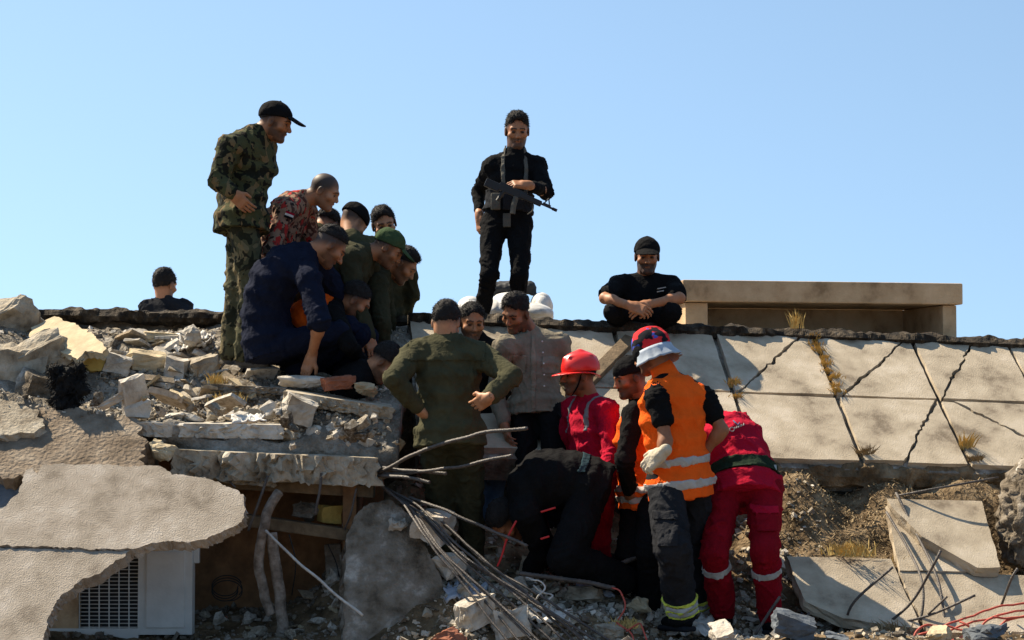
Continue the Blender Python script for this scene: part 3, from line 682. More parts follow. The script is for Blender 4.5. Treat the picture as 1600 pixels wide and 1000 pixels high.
# grey faced shards on the slope under the rebar
for k, (x, y, w, h, l) in enumerate([(622, 838, 50, 62, 'bluish white plaster shard leaning beside the pier'), (675, 845, 66, 52, 'broken plaster shard beneath the rebar bundle'), (700, 900, 60, 50, 'pale perforated tile fragment beneath the rebar'),
        (742, 985, 64, 46, 'rounded cream lump at the foot of the heap'), (728, 945, 52, 34, 'bluish fragment resting on the cream lump'), (800, 1005, 70, 50, 'pale oblong block pointing down the heap'), (832, 900, 70, 34, 'broad pale fragment at the edge of the dark pit'),
        (915, 940, 60, 26, 'grey flat stone in front of the dark pit'), (1000, 960, 46, 34, 'cream stone near the dark work trousers'), (1030, 950, 44, 40, 'tall split stone beside the reflective trouser cuffs'), (1085, 1000, 40, 36, 'white cracked concrete block by the black shoes'),
        (1130, 1010, 60, 24, 'flat white debris below the red suit'), (702, 1015, 56, 34, 'red-brown brick piece at the heap foot'), (1470, 1005, 50, 22, 'small cream brick beside the red cables'), (1540, 1005, 90, 40, 'dark grey rounded stone beside the red cables'),
        (950, 1000, 50, 30, 'grey split block among rods'), (880, 985, 60, 30, 'tan fragment half buried below the rods'), (1240, 1000, 70, 34, 'blue-grey broken plate near the red boots'), (1310, 1005, 80, 24, 'dark slate piece below the fallen paver')]):
    mt = [CONC_W, CONC_W, CONC_W, CONC_W, CONC_W, CONC_W, CONC, CONC, YELLOW, CONC, CONC_W, CONC_W, BRICKM, YELLOW, BLUEG, CONC, CONC, BLUEG, BLUEG][k]
    chunk(x, y, w, h, mt, l, f=ground_z, seed=30 + k, rot=(.3 * math.sin(k), .35 * math.cos(k * 2), k * 1.3), Y=(11.75, 11.7, 11.65)[k] if k < 3 else None, **(B if k % 2 else {}))
# rough earth lump at the right border
S_ = SDF(); c_ = P(1655, 815, 12.35); S_.ell(c_, (.36, .34, .44)); S_.ell(c_ + np.array([.15, .1, .15]), (.35, .3, .38), None, .1); V_, Q_ = S_.mesh(.02)
V_ = V_ + normals(V_, Q_) * (.055 * fbm(V_ * 7, 4, 3) + .03 * (1 - 2 * np.abs(vnoise(V_ * 22, 9))))[:, None]
obj('earth_clump', V_, Q_, CONC_D, None, label='rough dark clump of earth at the end of the bank', cat='earth')

# ---- countable medium chunks strewn about (individuals, shared meshes)
variants = []
for k in range(14):
    V, Fc = chunk_mesh(200 + k, (1, rng.uniform(.6, 1), rng.uniform(.35, .8)), box=.38 if k % 3 == 0 else 0, rough=.16)
    for m in (CONC_W, CONC, CONC_D, YELLOW): variants.append((mesh_data('concrete_chunk', V, Fc, m, False), m))
def strew(n, f, region, smin_, smax_, label, group, seed, weights=(.3, .35, .3, .05)):
    rg = np.random.default_rng(seed)
    for _ in range(n):
        poly = region[rg.integers(len(region))]
        px = rg.uniform(poly[0], poly[2]); py = rg.uniform(poly[1], poly[3]); p = drop(px, py, f)
        if p[1] > 14.5: continue
        m = rg.choice(4, p=weights); me = variants[rg.integers(14) * 4 + m][0]; s = smin_ * (smax_ / smin_) ** (rg.random() ** 1.6)
        o = bpy.data.objects.new('concrete_chunk', me); col.objects.link(o); o.location = p + np.array([0, 0, s * .12]); o.scale = (s, s, s)
        o.rotation_euler = (rg.normal(0, .5), rg.normal(0, .5), rg.uniform(0, 6.28)); props(o, label, 'rubble', group)
strew(120, mound_z, [(60, 520, 340, 560), (150, 560, 440, 630), (230, 600, 440, 650), (140, 540, 340, 600), (400, 575, 560, 602), (440, 655, 620, 700)], .04, .11, 'small broken chunk strewn over the upper rubble mound', 'chunks strewn over the upper mound', 5)
strew(105, ground_z, [(640, 830, 900, 1000), (700, 900, 1240, 1000), (860, 880, 1060, 1000), (1180, 960, 1600, 1000)], .045, .13, 'small broken chunk strewn on the lower heap near the pit', 'chunks strewn on the lower heap', 6)
strew(60, ground_z, [(300, 900, 540, 1000), (300, 880, 540, 930)], .05, .16, 'broken chunk heaped on the floor of the cavity', 'chunks on the cavity floor', 7, (.3, .35, .2, .15))

def plates(n, f, region, lo, hi, label, group, seed):
    rg = np.random.default_rng(seed); ms = []
    for k in range(8):
        V, Fc = chunk_mesh(700 + k, (1, rg.uniform(.5, .9), rg.uniform(.10, .2)), box=.35, rough=.22)
        ms.append([mesh_data('concrete_plate', V, Fc, m, False) for m in (CONC, YELLOW, CONC_W, CONC_D, DUSTY)])
    for _ in range(n):
        b = region[rg.integers(len(region))]; p = drop(rg.uniform(b[0], b[2]), rg.uniform(b[1], b[3]), f); s_ = lo * (hi / lo) ** rg.random()
        o = bpy.data.objects.new('concrete_plate', ms[rg.integers(8)][rg.choice(5, p=(.25, .12, .25, .13, .25))]); col.objects.link(o); o.location = p + np.array([0, 0, s_ * .06]); o.scale = (s_, s_, s_)
        o.rotation_euler = (rg.normal(.25, .3), rg.normal(0, .35), rg.uniform(0, 6.28)); props(o, label, 'rubble', group)
DUSTY = material('dusty_tan', (.40, .315, .215), .96, var=.3, scale=9, bump=.8, bscale=60, spec=.1, bdist=.014)
plates(58, mound_z, [(60, 520, 340, 560), (150, 560, 440, 630), (230, 590, 440, 650), (300, 570, 600, 602)], .10, .28, 'flat broken plate lying in the upper rubble mound', 'flat plates in the upper mound', 71)
plates(40, ground_z, [(640, 840, 900, 1000), (700, 900, 1240, 1000), (1180, 970, 1500, 1000)], .08, .2, 'flat broken plate lying in the lower heap', 'flat plates in the lower heap', 72)
plates(14, ground_z, [(305, 900, 540, 1000)], .08, .18, 'flat plate lying on the cavity floor', 'flat plates on the cavity floor', 73)
# ---- gravel and chips: beyond counting
def chips(name, f, boxes, n, lo, hi, mat, seed, label):
    rg = np.random.default_rng(seed); q = np.array([[x, y, z] for x in (-1, 1) for y in (-1, 1) for z in (-1, 1)], float) * .5
    fq = np.array([[0, 1, 3, 2], [4, 6, 7, 5], [0, 4, 5, 1], [2, 3, 7, 6], [0, 2, 6, 4], [1, 5, 7, 3]])
    bx = np.array(boxes); b = bx[rg.integers(len(bx), size=n)]; x = rg.uniform(b[:, 0], b[:, 2]); y = rg.uniform(b[:, 1], b[:, 3]); z = f(x, y)
    s = lo * (hi / lo) ** (rg.random(n) ** 2.2); a = s[:, None] * rg.uniform([.6, .5, .25], [1.5, 1.1, .8], (n, 3))
    V = q[None] * a[:, None] * (1 + rg.uniform(-.35, .25, (n, 8, 3)))
    e = rg.normal(0, .5, (n, 2)); c = rg.uniform(0, 6.28, n)
    cx, sx, cy, sy, cz, sz = np.cos(e[:, 0]), np.sin(e[:, 0]), np.cos(e[:, 1]), np.sin(e[:, 1]), np.cos(c), np.sin(c); o = np.zeros(n); i = np.ones(n)
    Rx = np.array([[i, o, o], [o, cx, -sx], [o, sx, cx]]).transpose(2, 0, 1); Ry = np.array([[cy, o, sy], [o, i, o], [-sy, o, cy]]).transpose(2, 0, 1); Rz = np.array([[cz, -sz, o], [sz, cz, o], [o, o, i]]).transpose(2, 0, 1)
    V = np.einsum('nij,nkj->nki', Rz @ Ry @ Rx, V) + np.stack([x, y, z + s * .15], 1)[:, None]
    obj(name, V.reshape(-1, 3), (fq[None] + (np.arange(n) * 8)[:, None, None]).reshape(-1, 4), mat, None, smooth=False, label=label, cat='gravel', kind='stuff')
mb_ = [(-3.4, 11.9, -.75, 13.9), (-2.6, 11.9, -.75, 12.9)]; gb_ = [(-.75, 10.6, 1.9, 12.6), (-.4, 10.8, 1.6, 12.0), (1.2, 11.0, 3.4, 12.0)]
for k, m in enumerate((CONC_W, CONC, CONC_D)):
    chips('gravel', mound_z, mb_, (2000, 2000, 2600)[k], .008, .042, m, 300 + k, ('pale', 'grey', 'brown')[k] + ' gravel and chips covering the upper mound')
    chips('gravel', ground_z, gb_, (3000, 3400, 3600)[k], .008, .05, m, 310 + k, ('pale', 'grey', 'brown')[k] + ' gravel and chips covering the lower heap')
chips('gravel', ground_z, [(-3.6, 9.6, 3.8, 11.2)], 2600, .008, .05, CONC, 319, 'scattered grey gravel on the open ground before the heap')
chips('gravel', ground_z, [(-2.6, 11.3, -.9, 12.9)], 1600, .008, .05, CONC_D, 320, 'brown gravel on the floor of the dark cavity')
chips('gravel', ground_z, [(1.5, 12.0, 3.6, 12.95)], 600, .006, .025, EARTH, 321, 'dark crumbs of earth on the bank under the roof rim')

# ---- rebar, rods, cables, conduits
def rods(name, lines, r, mat, label, cat, group=None, n=6, wob=0.0, sides=6):
    for k, l in enumerate(lines):
        pts = spline([P(*q) for q in l], n if name != 'rebar' else 22)
        if name == 'rebar': pts = pts + np.stack([vnoise(pts * 7, 30 + 3 * k + j) for j in range(3)], 1) * .006
        if wob: pts = pts + np.stack([fbm(pts * 9, 70 + k + j, 2) for j in range(3)], 1) * wob
        r_ = r if np.isscalar(r) else r[k % len(r)]; mb = MB(); mb.tube(pts, r_ * (1 + .16 * (np.arange(len(pts)) % 2)) if name == 'rebar' else r_, sides)
        mb.obj(name, mat, None, smooth=True, label=label if isinstance(label, str) else label[k], cat=cat, **({'group': group} if group else {}))
rods('rebar', [[(585, 742, 11.85), (660, 705, 11.5), (740, 680, 11.3), (824, 669, 11.2)]], .0105, RUST, 'long curved rebar rising from the thick ledge end', 'rebar')
rods('rebar', [[(582, 740, 11.85), (660, 737, 11.6), (730, 726, 11.4), (802, 711, 11.3)]], .0095, RUST, 'straighter rebar below the long curved one', 'rebar')
rods('rebar', [[(584, 728, 11.85), (640, 735, 11.65), (697, 740, 11.55)]], .010, RUST, 'short rebar stub jutting from the ledge end beside its twin', 'rebar', 'short rebar stubs at the ledge end')
rods('rebar', [[(584, 742, 11.85), (625, 744, 11.65), (671, 753, 11.55)]], .010, RUST, 'short rebar stub jutting from the ledge end beside its twin', 'rebar', 'short rebar stubs at the ledge end')
bund = []
for k, (x1, y1, x2, y2, dd) in enumerate([(690, 860, 840, 1010, 0), (715, 850, 885, 1005, .03), (740, 860, 905, 1010, .05), (700, 870, 855, 1015, -.04), (720, 868, 930, 1010, .02), (665, 840, 800, 1012, -.02), (760, 880, 965, 1010, .06), (680, 852, 820, 1012, .01), (705, 858, 872, 1012, .04), (728, 872, 945, 1012, -.03), (748, 868, 918, 1006, .03)]):
    bund.append([(588 + k * 2, 752 + k * 2, 11.9 + dd), ((588 + x1) / 2 + 6, (752 + y1) / 2 - 6, 11.65 + dd), (x1, y1, 11.4 + dd), ((x1 + x2) / 2, (y1 + y2) / 2 - 2, 11.2 + dd), (x2, y2, 11.0 + dd)])
rods('rebar', bund, .0068, RUST, 'dark rebar in the bundle sweeping down from the ledge', 'rebar', 'rebar bundle sweeping down')
rods('rebar', [[(640, 776, 11.8), (700, 798, 11.6), (760, 826, 11.5), (824, 853, 11.4)]], .009, RUST, 'single rebar crossing in front of the dark pit', 'rebar')
rods('rebar', [[(812, 896, 11.55), (880, 905, 11.5), (960, 918, 11.45)]], .014, RUST, 'thick grey bar lying at the front of the pit', 'bar')
rods('rebar', [[(415, 828, 11.6), (470, 882, 11.5), (566, 963, 11.35)]], .0075, CABLE_W, 'pale straight rod slanting down across the cavity', 'rod')
rods('rebar', [[(418, 742, 11.72), (402, 790, 11.7), (387, 830, 11.7)], [(503, 740, 11.72), (499, 772, 11.7), (494, 803, 11.7)]], .008, RUST, ['bent dark rod hanging below the ledge beside the conduits', 'short pale rod hanging straight below the ledge'], 'rod')
rods('rebar', [[(558, 762, 11.8), (548, 800, 11.78), (538, 828, 11.8)], [(345, 735, 11.8), (368, 762, 11.75)]], .006, RUST, ['thin dark rod hanging at the right of the timber beam', 'thin dark rod over the tip of the plaster slab'], 'rod')
rods('conduit', [[(435, 768, 11.75), (418, 800, 11.7), (408, 840, 11.7), (405, 880, 11.7), (412, 930, 11.7), (424, 960, 11.7)], [(426, 832, 11.72), (430, 880, 11.7), (438, 930, 11.7), (440, 975, 11.68), (436, 1015, 11.68)]], [.030, .034], PVC,
     ['bent grey-brown conduit hanging from the ledge', 'thick conduit standing beside the bent one in the cavity'], 'conduit', None, 6, .008, 9)
rods('wire', [[(452, 835, 11.8), (462, 880, 11.8), (456, 930, 11.9)], [(512, 850, 12.0), (528, 890, 12.0), (534, 960, 12.0)]], .004, CABLE_D, ['thin dark wire hanging behind the conduits', 'curved wire along the concrete post'], 'wire')
rods('wire', [[(350 + 22 * math.cos(a) + a, 915 + 16 * math.sin(a) + k * 4, 12.2) for a in np.linspace(0, 6.0 + k, 14)] for k in range(3)], .0035, CABLE_D, 'loop of dark wire coiled in the cavity', 'wire', 'coiled wire in the cavity')
rods('rod', [[(1320, 978, 11.6), (1335, 940, 11.5), (1395, 886, 11.45)], [(1380, 980, 11.6), (1425, 940, 11.5), (1460, 880, 11.4), (1470, 860, 11.4)], [(1380, 978, 11.6), (1450, 962, 11.55), (1524, 930, 11.5)], [(1400, 770, 12.4), (1430, 830, 12.2), (1465, 905, 11.8), (1477, 978, 11.6)],
             [(1385, 800, 12.3), (1420, 860, 12.0), (1441, 910, 11.7), (1440, 960, 11.6), (1425, 985, 11.6)], [(1400, 775, 12.45), (1470, 762, 12.4), (1560, 746, 12.5)], [(1450, 960, 11.55), (1480, 932, 11.5)], [(1565, 945, 11.7), (1580, 905, 11.6), (1590, 888, 11.6)],
             [(1180, 992, 11.3), (1200, 960, 11.3), (1219, 932, 11.3)], [(1235, 1000, 11.25), (1265, 957, 11.2)], [(958, 886, 11.75), (1015, 862, 11.8)], [(822, 975, 11.2), (824, 925, 11.2)]],
     [.0085, .0085, .008, .0095, .0085, .008, .007, .008, .009, .0085, .016, .006], RUST,
     ['bent rod curving up in front of the rounded fallen paver', 'dark rod rising steeply across the fallen pavers', 'low rod lying along the foot of the wide paver', 'long curved rod running down the crack between pavers', 'second curved rod bending back beside the first',
      'thin bar lying below the roof rim on the bank', 'short rod stub crossing the low rod', 'thin bent rod near the red cables', 'thick pale rod standing by the red boots', 'pale rod leaning left of the rounded paver', 'flat metal strip behind the dark work trousers', 'upright thin rod in the rebar bundle'], 'rod')
rods('cable', [[(1440, 990, 11.3), (1500, 968, 11.3), (1560, 948, 11.35), (1620, 940, 11.4)], [(1450, 996, 11.28), (1520, 972, 11.28), (1610, 952, 11.35)], [(1480, 1000, 11.2), (1540, 982, 11.25), (1620, 955, 11.3)], [(1425, 1008, 11.2), (1440, 985, 11.25), (1480, 978, 11.25), (1540, 985, 11.2)], [(1500, 975, 11.25), (1530, 985, 11.2), (1560, 965, 11.25), (1620, 960, 11.3)]], .0065, CABLE, 'red cable in the tangle at the foot of the wide paver', 'cable', 'tangle of red cables', 8, .02)
rods('cable', [[(958, 918, 11.4), (972, 925, 11.35), (978, 950, 11.3), (966, 968, 11.3)], [(980, 985, 11.2), (1000, 975, 11.2), (1010, 1000, 11.1)], [(962, 975, 11.25), (985, 990, 11.2), (990, 1008, 11.1)]], .005, CABLE, 'thin pink wire curling near the dark work trousers', 'cable', 'pink wires', 8, .01)
rods('cable', [[(820 + 10 * k, 905 + 12 * k, 11.4), (850 + 6 * k, 925 + 9 * k, 11.3), (835 + 14 * k, 945 + 7 * k, 11.28), (870 + 8 * k, 960 + 6 * k, 11.2)] for k in range(5)], .005, CABLE_W, 'pale wire crumpled under the rebar bundle', 'cable', 'pale crumpled wires', 8, .03)
rods('strap', [[(800, 826, 11.55), (806, 815, 11.5), (792, 842, 11.5), (784, 868, 11.5), (777, 885, 11.5)], [(845, 800, 11.4), (868, 793, 11.4)], [(845, 842, 11.4), (858, 838, 11.38)]], .006, material('strap_red', (.55, .03, .03), .7), 'bright red strap scrap in the dark pit', 'strap', 'red strap scraps in the pit')

# ---- crumpled sheets and scraps
def crumple(px, py, wpx, hpx, mat, label, f, seed, Y=None, cat='scrap', amp=.35):
    p = P(px, py, Y) if Y else drop(px, py, f); s = p[1] / F_PX; n = 18; rg = np.random.default_rng(seed); g = np.linspace(-.5, .5, n); A_, B_ = np.meshgrid(g, g, indexing='ij'); q = np.stack([A_.ravel(), B_.ravel(), 0 * A_.ravel()], 1)
    h = (1 - 2 * np.abs(vnoise(q * 5 + 1.2 * vnoise(q * 3, seed)[:, None], seed + 1))) * amp + .5 * amp * fbm(q * 9, seed + 4, 2); e = 1 + .25 * vnoise(q * 4, seed + 8)
    V = np.stack([q[:, 0] * wpx * s * e, q[:, 1] * (wpx + hpx) * .5 * s * e, (h + .4) * hpx * s * .7 + q[:, 1] * hpx * s * .5], 1) + p
    I = np.arange(n * n).reshape(n, n); Q = np.stack([I[:-1, :-1], I[1:, :-1], I[1:, 1:], I[:-1, 1:]], -1).reshape(-1, 4)
    o = obj('crumpled_sheet', V, Q, mat, None, label=label, cat=cat); m = o.modifiers.new('thickness', 'SOLIDIFY'); m.thickness = .006
SHEET = material('sheet_blue_grey', (.30, .34, .40), .6, var=.2, scale=8, bump=.2); SHEET_W = material('sheet_white', (.62, .59, .53), .8, var=.2, scale=9, bump=.3, bscale=70)
for k, (x, y, w, h, m, l) in enumerate([(1225, 985, 70, 40, SHEET, 'crumpled blue-grey plastic sheet beside the red boots'), (728, 938, 56, 36, SHEET, 'crumpled bluish sheet on the heap under the rebar'), (858, 972, 70, 30, SHEET_W, 'crumpled pale cloth scrap under the rebar bundle'),
        (920, 905, 40, 18, SHEET_W, 'small white paper scrap at the pit edge'), (930, 930, 60, 26, SHEET, 'bluish torn sheet in front of the pit'), (1085, 992, 84, 36, SHEET_W, 'white crushed plastic casing near the lime cuffs'), (300, 545, 52, 36, SHEET_W, 'crumpled white scrap on the mound near the camouflage trousers'),
        (255, 600, 60, 20, SHEET_W, 'torn pale sheet half buried in the mound'), (390, 660, 50, 18, SHEET_W, 'torn pale scrap on the ledge')]):
    crumple(x, y, w, h, m, l, mound_z if y < 700 else ground_z, 900 + k)
# ---- dry grass
def tuft(px, py, Y, n, h, spread, mat, label, seed, lean=(0, 0, 0), name='grass_tuft', group=None, kind=None, curl=.3, width=.004, scatter=.02):
    rg = np.random.default_rng(seed); o = P(px, py, Y) if not callable(Y) else drop(px, py, Y); V = []; Fc = []
    for i in range(n):
        a = rg.uniform(0, 6.28); out = np.array([math.cos(a), math.sin(a), 0]) * rg.uniform(.2, 1) * spread; hh = h * rg.uniform(.45, 1)
        b = o + np.array([rg.normal(0, scatter), rg.normal(0, scatter * .6), -.005]); d = np.array([0, 0, 1.0]) * hh + out * hh + np.array(lean) * hh; sd_ = unit(np.cross(d, [.3, 1, .2])) * width
        droop = np.array([0, 0, -1.0]) * hh * curl * rg.random()
        k = len(V); V += [b - sd_, b + sd_, b + d * .5 + sd_ * .8, b + d * .5 - sd_ * .8, b + d + droop]; Fc += [[k, k + 1, k + 2, k + 3], [k + 3, k + 2, k + 4]]
    return obj(name, V, Fc, mat, None, smooth=False, label=label, cat='dry grass', group=group, kind=kind)
def roof_at(u, v): return RO + RU * u + RV * v
def tuft_roof(u, v, n, h, spread, mat, label, seed, **kw):
    q = roof_at(u, v) - RN * .02; d = q - CAM; k = F_PX
    # back to pixels
    f = np.array([0, _cp, _sp]); up = np.array([0, -_sp, _cp]); zc = d @ f; tuft(800 + d[0] / zc * k, 500 - (d @ up) / zc * k, q[1], n, h, spread, mat, label, seed, **kw)
for k in range(9): tuft_roof(WU + .005 + .004 * k, .02 + .085 * k, 64, .13 - .03 * (k % 2), .35, STRAW, 'row of dry yellow grass growing along the paver joint', 400 + k, lean=(.10 - .25 * (k % 3), -.55, -.35), width=.003, scatter=.022, group='grass along the open paver joint')
tuft_roof(.02, .66, 60, .12, .6, STRAW, 'dry grass clump at a paver corner beside the orange vest', 410, lean=(.1, -.4, -.2))
tuft_roof(.01, .80, 40, .11, .5, STRAW, 'lower dry grass clump hanging beside the red suit', 411, lean=(.1, -.5, -.4))
tuft_roof(WU + .04, 1.42, 60, .13, .9, STRAW_D, 'dry grass clump at the rim below the grassy joint', 412, lean=(0, -.4, -.2))
tuft_roof(2 * WU + .03, 1.30, 60, .15, .6, STRAW, 'tall dry grass clump where a paver joint meets the rim', 413, lean=(.1, -.4, .0))
tuft_roof(2 * WU + .05, 1.44, 60, .12, 1.0, STRAW_D, 'dull grass clump spilling over the rim', 414, lean=(0, -.4, -.3))
tuft(1243, 512, 14.0, 46, .16, .55, STRAW, 'tall dry grass clump on the roof edge before the parapet', 415)
tuft(1335, 868, 11.95, 80, .13, .8, STRAW, 'bright yellow grass clump above the rounded fallen paver', 416, scatter=.05)
tuft(1312, 866, 11.98, 60, .11, .8, STRAW, 'smaller yellow grass clump beside the bright one', 417, scatter=.04)
tuft(1402, 890, 12.1, 46, .12, .7, STRAW, 'grass clump in the crack between fallen pavers', 418, scatter=.04)
tuft(355, 632, 12.2, 90, .10, 1.0, STRAW, 'yellow dry grass clump on the mound below the soldier', 419, scatter=.05)
tuft(338, 598, 12.5, 60, .09, 1.0, STRAW, 'small dry grass clump by the soldier boots', 420, scatter=.03)
tuft(930, 905, 11.75, 80, .16, .8, STRAW_D, 'dull brown weed clump at the pit edge', 421, scatter=.05, curl=.8)
tuft(975, 980, 11.3, 60, .08, 1.0, STRAW, 'short yellow grass clump among lower debris', 422, scatter=.04)
tuft(1390, 985, 11.5, 60, .10, 1.0, STRAW_D, 'curled brown weed below the rounded paver', 423, scatter=.06, curl=.9)
cb = empty('charred_bundle', P(105, 648, 11.9), label='black charred fibrous bundle hanging in a hole of the mound', cat='charred bundle')
S_ = SDF()
for x, y, rx, rz in ((86, 582, .045, .04), (120, 580, .05, .035), (100, 596, .085, .06), (122, 606, .04, .09), (96, 625, .06, .09), (112, 640, .035, .06)): S_.ell(P(x, y, 12.02), (rx, .06, rz), None, .015)
V_, Q_ = S_.mesh(.011); N_ = normals(V_, Q_); V_ = V_ + N_ * (.028 * fbm(V_ * 24, 4, 3) + .02 * fbm(V_ * 60, 7, 2))[:, None]
obj('core', V_, Q_, CHAR, cb); rg_ = np.random.default_rng(3); FV, FF = [], []
for k in rg_.integers(len(V_), size=1500):
    d_ = (N_[k] * .6 + rg_.normal(0, .7, 3) + np.array([0, 0, -.7])) * .020; s_ = unit(np.cross(d_, [.3, 1, .2])) * .0035; n_ = len(FV); FV += [V_[k] - s_, V_[k] + s_, V_[k] + d_]; FF.append([n_, n_ + 1, n_ + 2])
obj('fibres', FV, FF, CHAR, cb, smooth=False)
# dead grass mat over the bank (uncountable)
def mat_grass(name, boxes, n, h, mat, seed, label, f=ground_z):
    rg = np.random.default_rng(seed); bx = np.array(boxes); b = bx[rg.integers(len(bx), size=n)]; x = rg.uniform(b[:, 0], b[:, 2]); y = rg.uniform(b[:, 1], b[:, 3]); z = f(x, y)
    a = rg.uniform(0, 6.28, n); hh = h * rg.uniform(.3, 1, n); p0 = np.stack([x, y, z], 1); d = np.stack([np.cos(a) * .9, np.sin(a) * .9, rg.uniform(.2, 1, n)], 1) * hh[:, None]; sd_ = np.stack([-np.sin(a), np.cos(a), 0 * a], 1) * .003
    tip = p0 + d * 1.0 + np.stack([rg.normal(0, .3, n), rg.normal(0, .3, n), -rg.uniform(.2, .9, n)], 1) * hh[:, None]
    V = np.stack([p0 - sd_, p0 + sd_, p0 + d * .6 + sd_, p0 + d * .6 - sd_, tip + sd_, tip - sd_], 1); I = np.arange(n)[:, None] * 6
    Fq = np.concatenate([I + np.array([0, 1, 2, 3]), I + np.array([3, 2, 4, 5])]); obj(name, V.reshape(-1, 3), Fq, mat, None, smooth=False, label=label, cat='dry grass', kind='stuff')
mat_grass('dead_grass', [(1.45, 12.0, 3.6, 12.95), (1.5, 12.2, 2.6, 12.9)], 2200, .05, STRAW_D, 501, 'dead brown grass matting the bank under the roof rim')
mat_grass('dead_grass', [(-2.3, 12.1, -1.0, 12.9)], 900, .07, STRAW_D, 502, 'dead straw and roots tangled over the upper mound', mound_z)

# ================================================================== people
SKIN = material('skin', (0.9, 0.9, 0.9), 0.55, var=0.12, scale=30, bump=0.08, bscale=250, attr='Col', spec=0.35, bdist=0.002)
HAIR = material('hair_black', (0.010, 0.008, 0.007), 0.8, var=0.4, scale=40, bump=0.5, bscale=160, spec=0.35)
CLOTH = {}
def cloth(name, c, **kw):
    CLOTH[name] = material('cloth_' + name, c, kw.pop('rough', 0.92), var=kw.pop('var', 0.22), scale=kw.pop('scale', 9),
                           bump=kw.pop('bump', 0.55), bscale=kw.pop('bscale', 32), spec=0.06, bdist=0.02, **kw)
    return CLOTH[name]
cloth('black', (0.0075, 0.0075, 0.008)); cloth('charcoal', (0.018, 0.019, 0.022)); cloth('navy', (0.009, 0.012, 0.025))
cloth('olive', (0.058, 0.055, 0.030)); cloth('olive_dark', (0.040, 0.039, 0.022)); cloth('grey_shirt', (0.185, 0.16, 0.118))
cloth('orange', (0.82, 0.115, 0.012), var=0.10); cloth('red', (0.37, 0.008, 0.028), var=0.15); cloth('red_dark', (0.21, 0.005, 0.012), var=0.2)
cloth('denim', (0.10, 0.16, 0.26)); cloth('green_cap', (0.045, 0.072, 0.032)); cloth('belt_green', (0.016, 0.030, 0.018))
cloth('white', (0.72, 0.70, 0.66)); cloth('glove', (0.55, 0.48, 0.36)); cloth('strap', (0.10, 0.095, 0.08)); cloth('boot', (0.09, 0.082, 0.070))
cloth('teal', (0.022, 0.045, 0.055)); cloth('flap', (0.34, 0.39, 0.45), rough=0.5, bump=0.1)
cloth('reflector', (0.40, 0.395, 0.37), var=0.15, rough=0.45); cloth('dull_tape', (0.20, 0.205, 0.21)); cloth('lime', (0.55, 0.60, 0.09), var=0.08)
CLOTH['camo'] = blotch('cloth_camo', (0.060, 0.062, 0.028), [(13, .53, (0.013, 0.014, 0.009), (1, 1, 1)), (15, .57, (0.15, 0.105, 0.05), (1, 1, .8)), (17, .62, (0.012, 0.011, 0.008), (1, 1, 1))])
CLOTH['camo_trousers'] = blotch('cloth_camo_trousers', (0.085, 0.080, 0.042), [(12, .53, (0.022, 0.023, 0.013), (1, 1, .8)), (14, .59, (0.17, 0.135, 0.07), (1, 1, .8)), (15, .63, (0.03, 0.026, 0.015), (1, 1, 1))])
CLOTH['desert'] = blotch('cloth_desert', (0.26, 0.165, 0.11), [(22, .52, (0.085, 0.040, 0.030), (1, 1, .8)), (20, .585, (0.36, 0.030, 0.025), (1, 1, .5)), (26, .60, (0.025, 0.018, 0.015), (1, 1, 1))])
CLOTH['bandana'] = blotch('cloth_bandana', (0.62, 0.030, 0.035), [(9, .54, (0.045, 0.085, 0.40), (1, 1, 1.4)), (11, .60, (0.012, 0.012, 0.016), (1, 1, 1))], bump=.25)
HELMET = material('helmet_plastic', (0.68, 0.022, 0.018), 0.32, var=0.08, scale=20, bump=0.03, spec=0.5)
GUN = material('gun_metal', (0.012, 0.012, 0.013), 0.5, var=0.2, bump=0.1, bscale=200, spec=0.4)

def head_axes(yaw, pitch, roll=0):
    y, p_ = R(yaw), R(pitch)
    f = np.array([math.sin(y) * math.cos(p_), -math.cos(y) * math.cos(p_), math.sin(p_)])
    up = np.array([0, 0, 1.0]) - f[2] * f
    if np.linalg.norm(up) < 1e-3: up = np.array([math.sin(y), -math.cos(y), 0])
    up = unit(up); lat = np.cross(f, up); r = R(roll)
    up2 = up * math.cos(r) + lat * math.sin(r); lat2 = np.cross(f, up2)
    return np.array([lat2, f, up2])          # rows: sideways, forwards, upwards

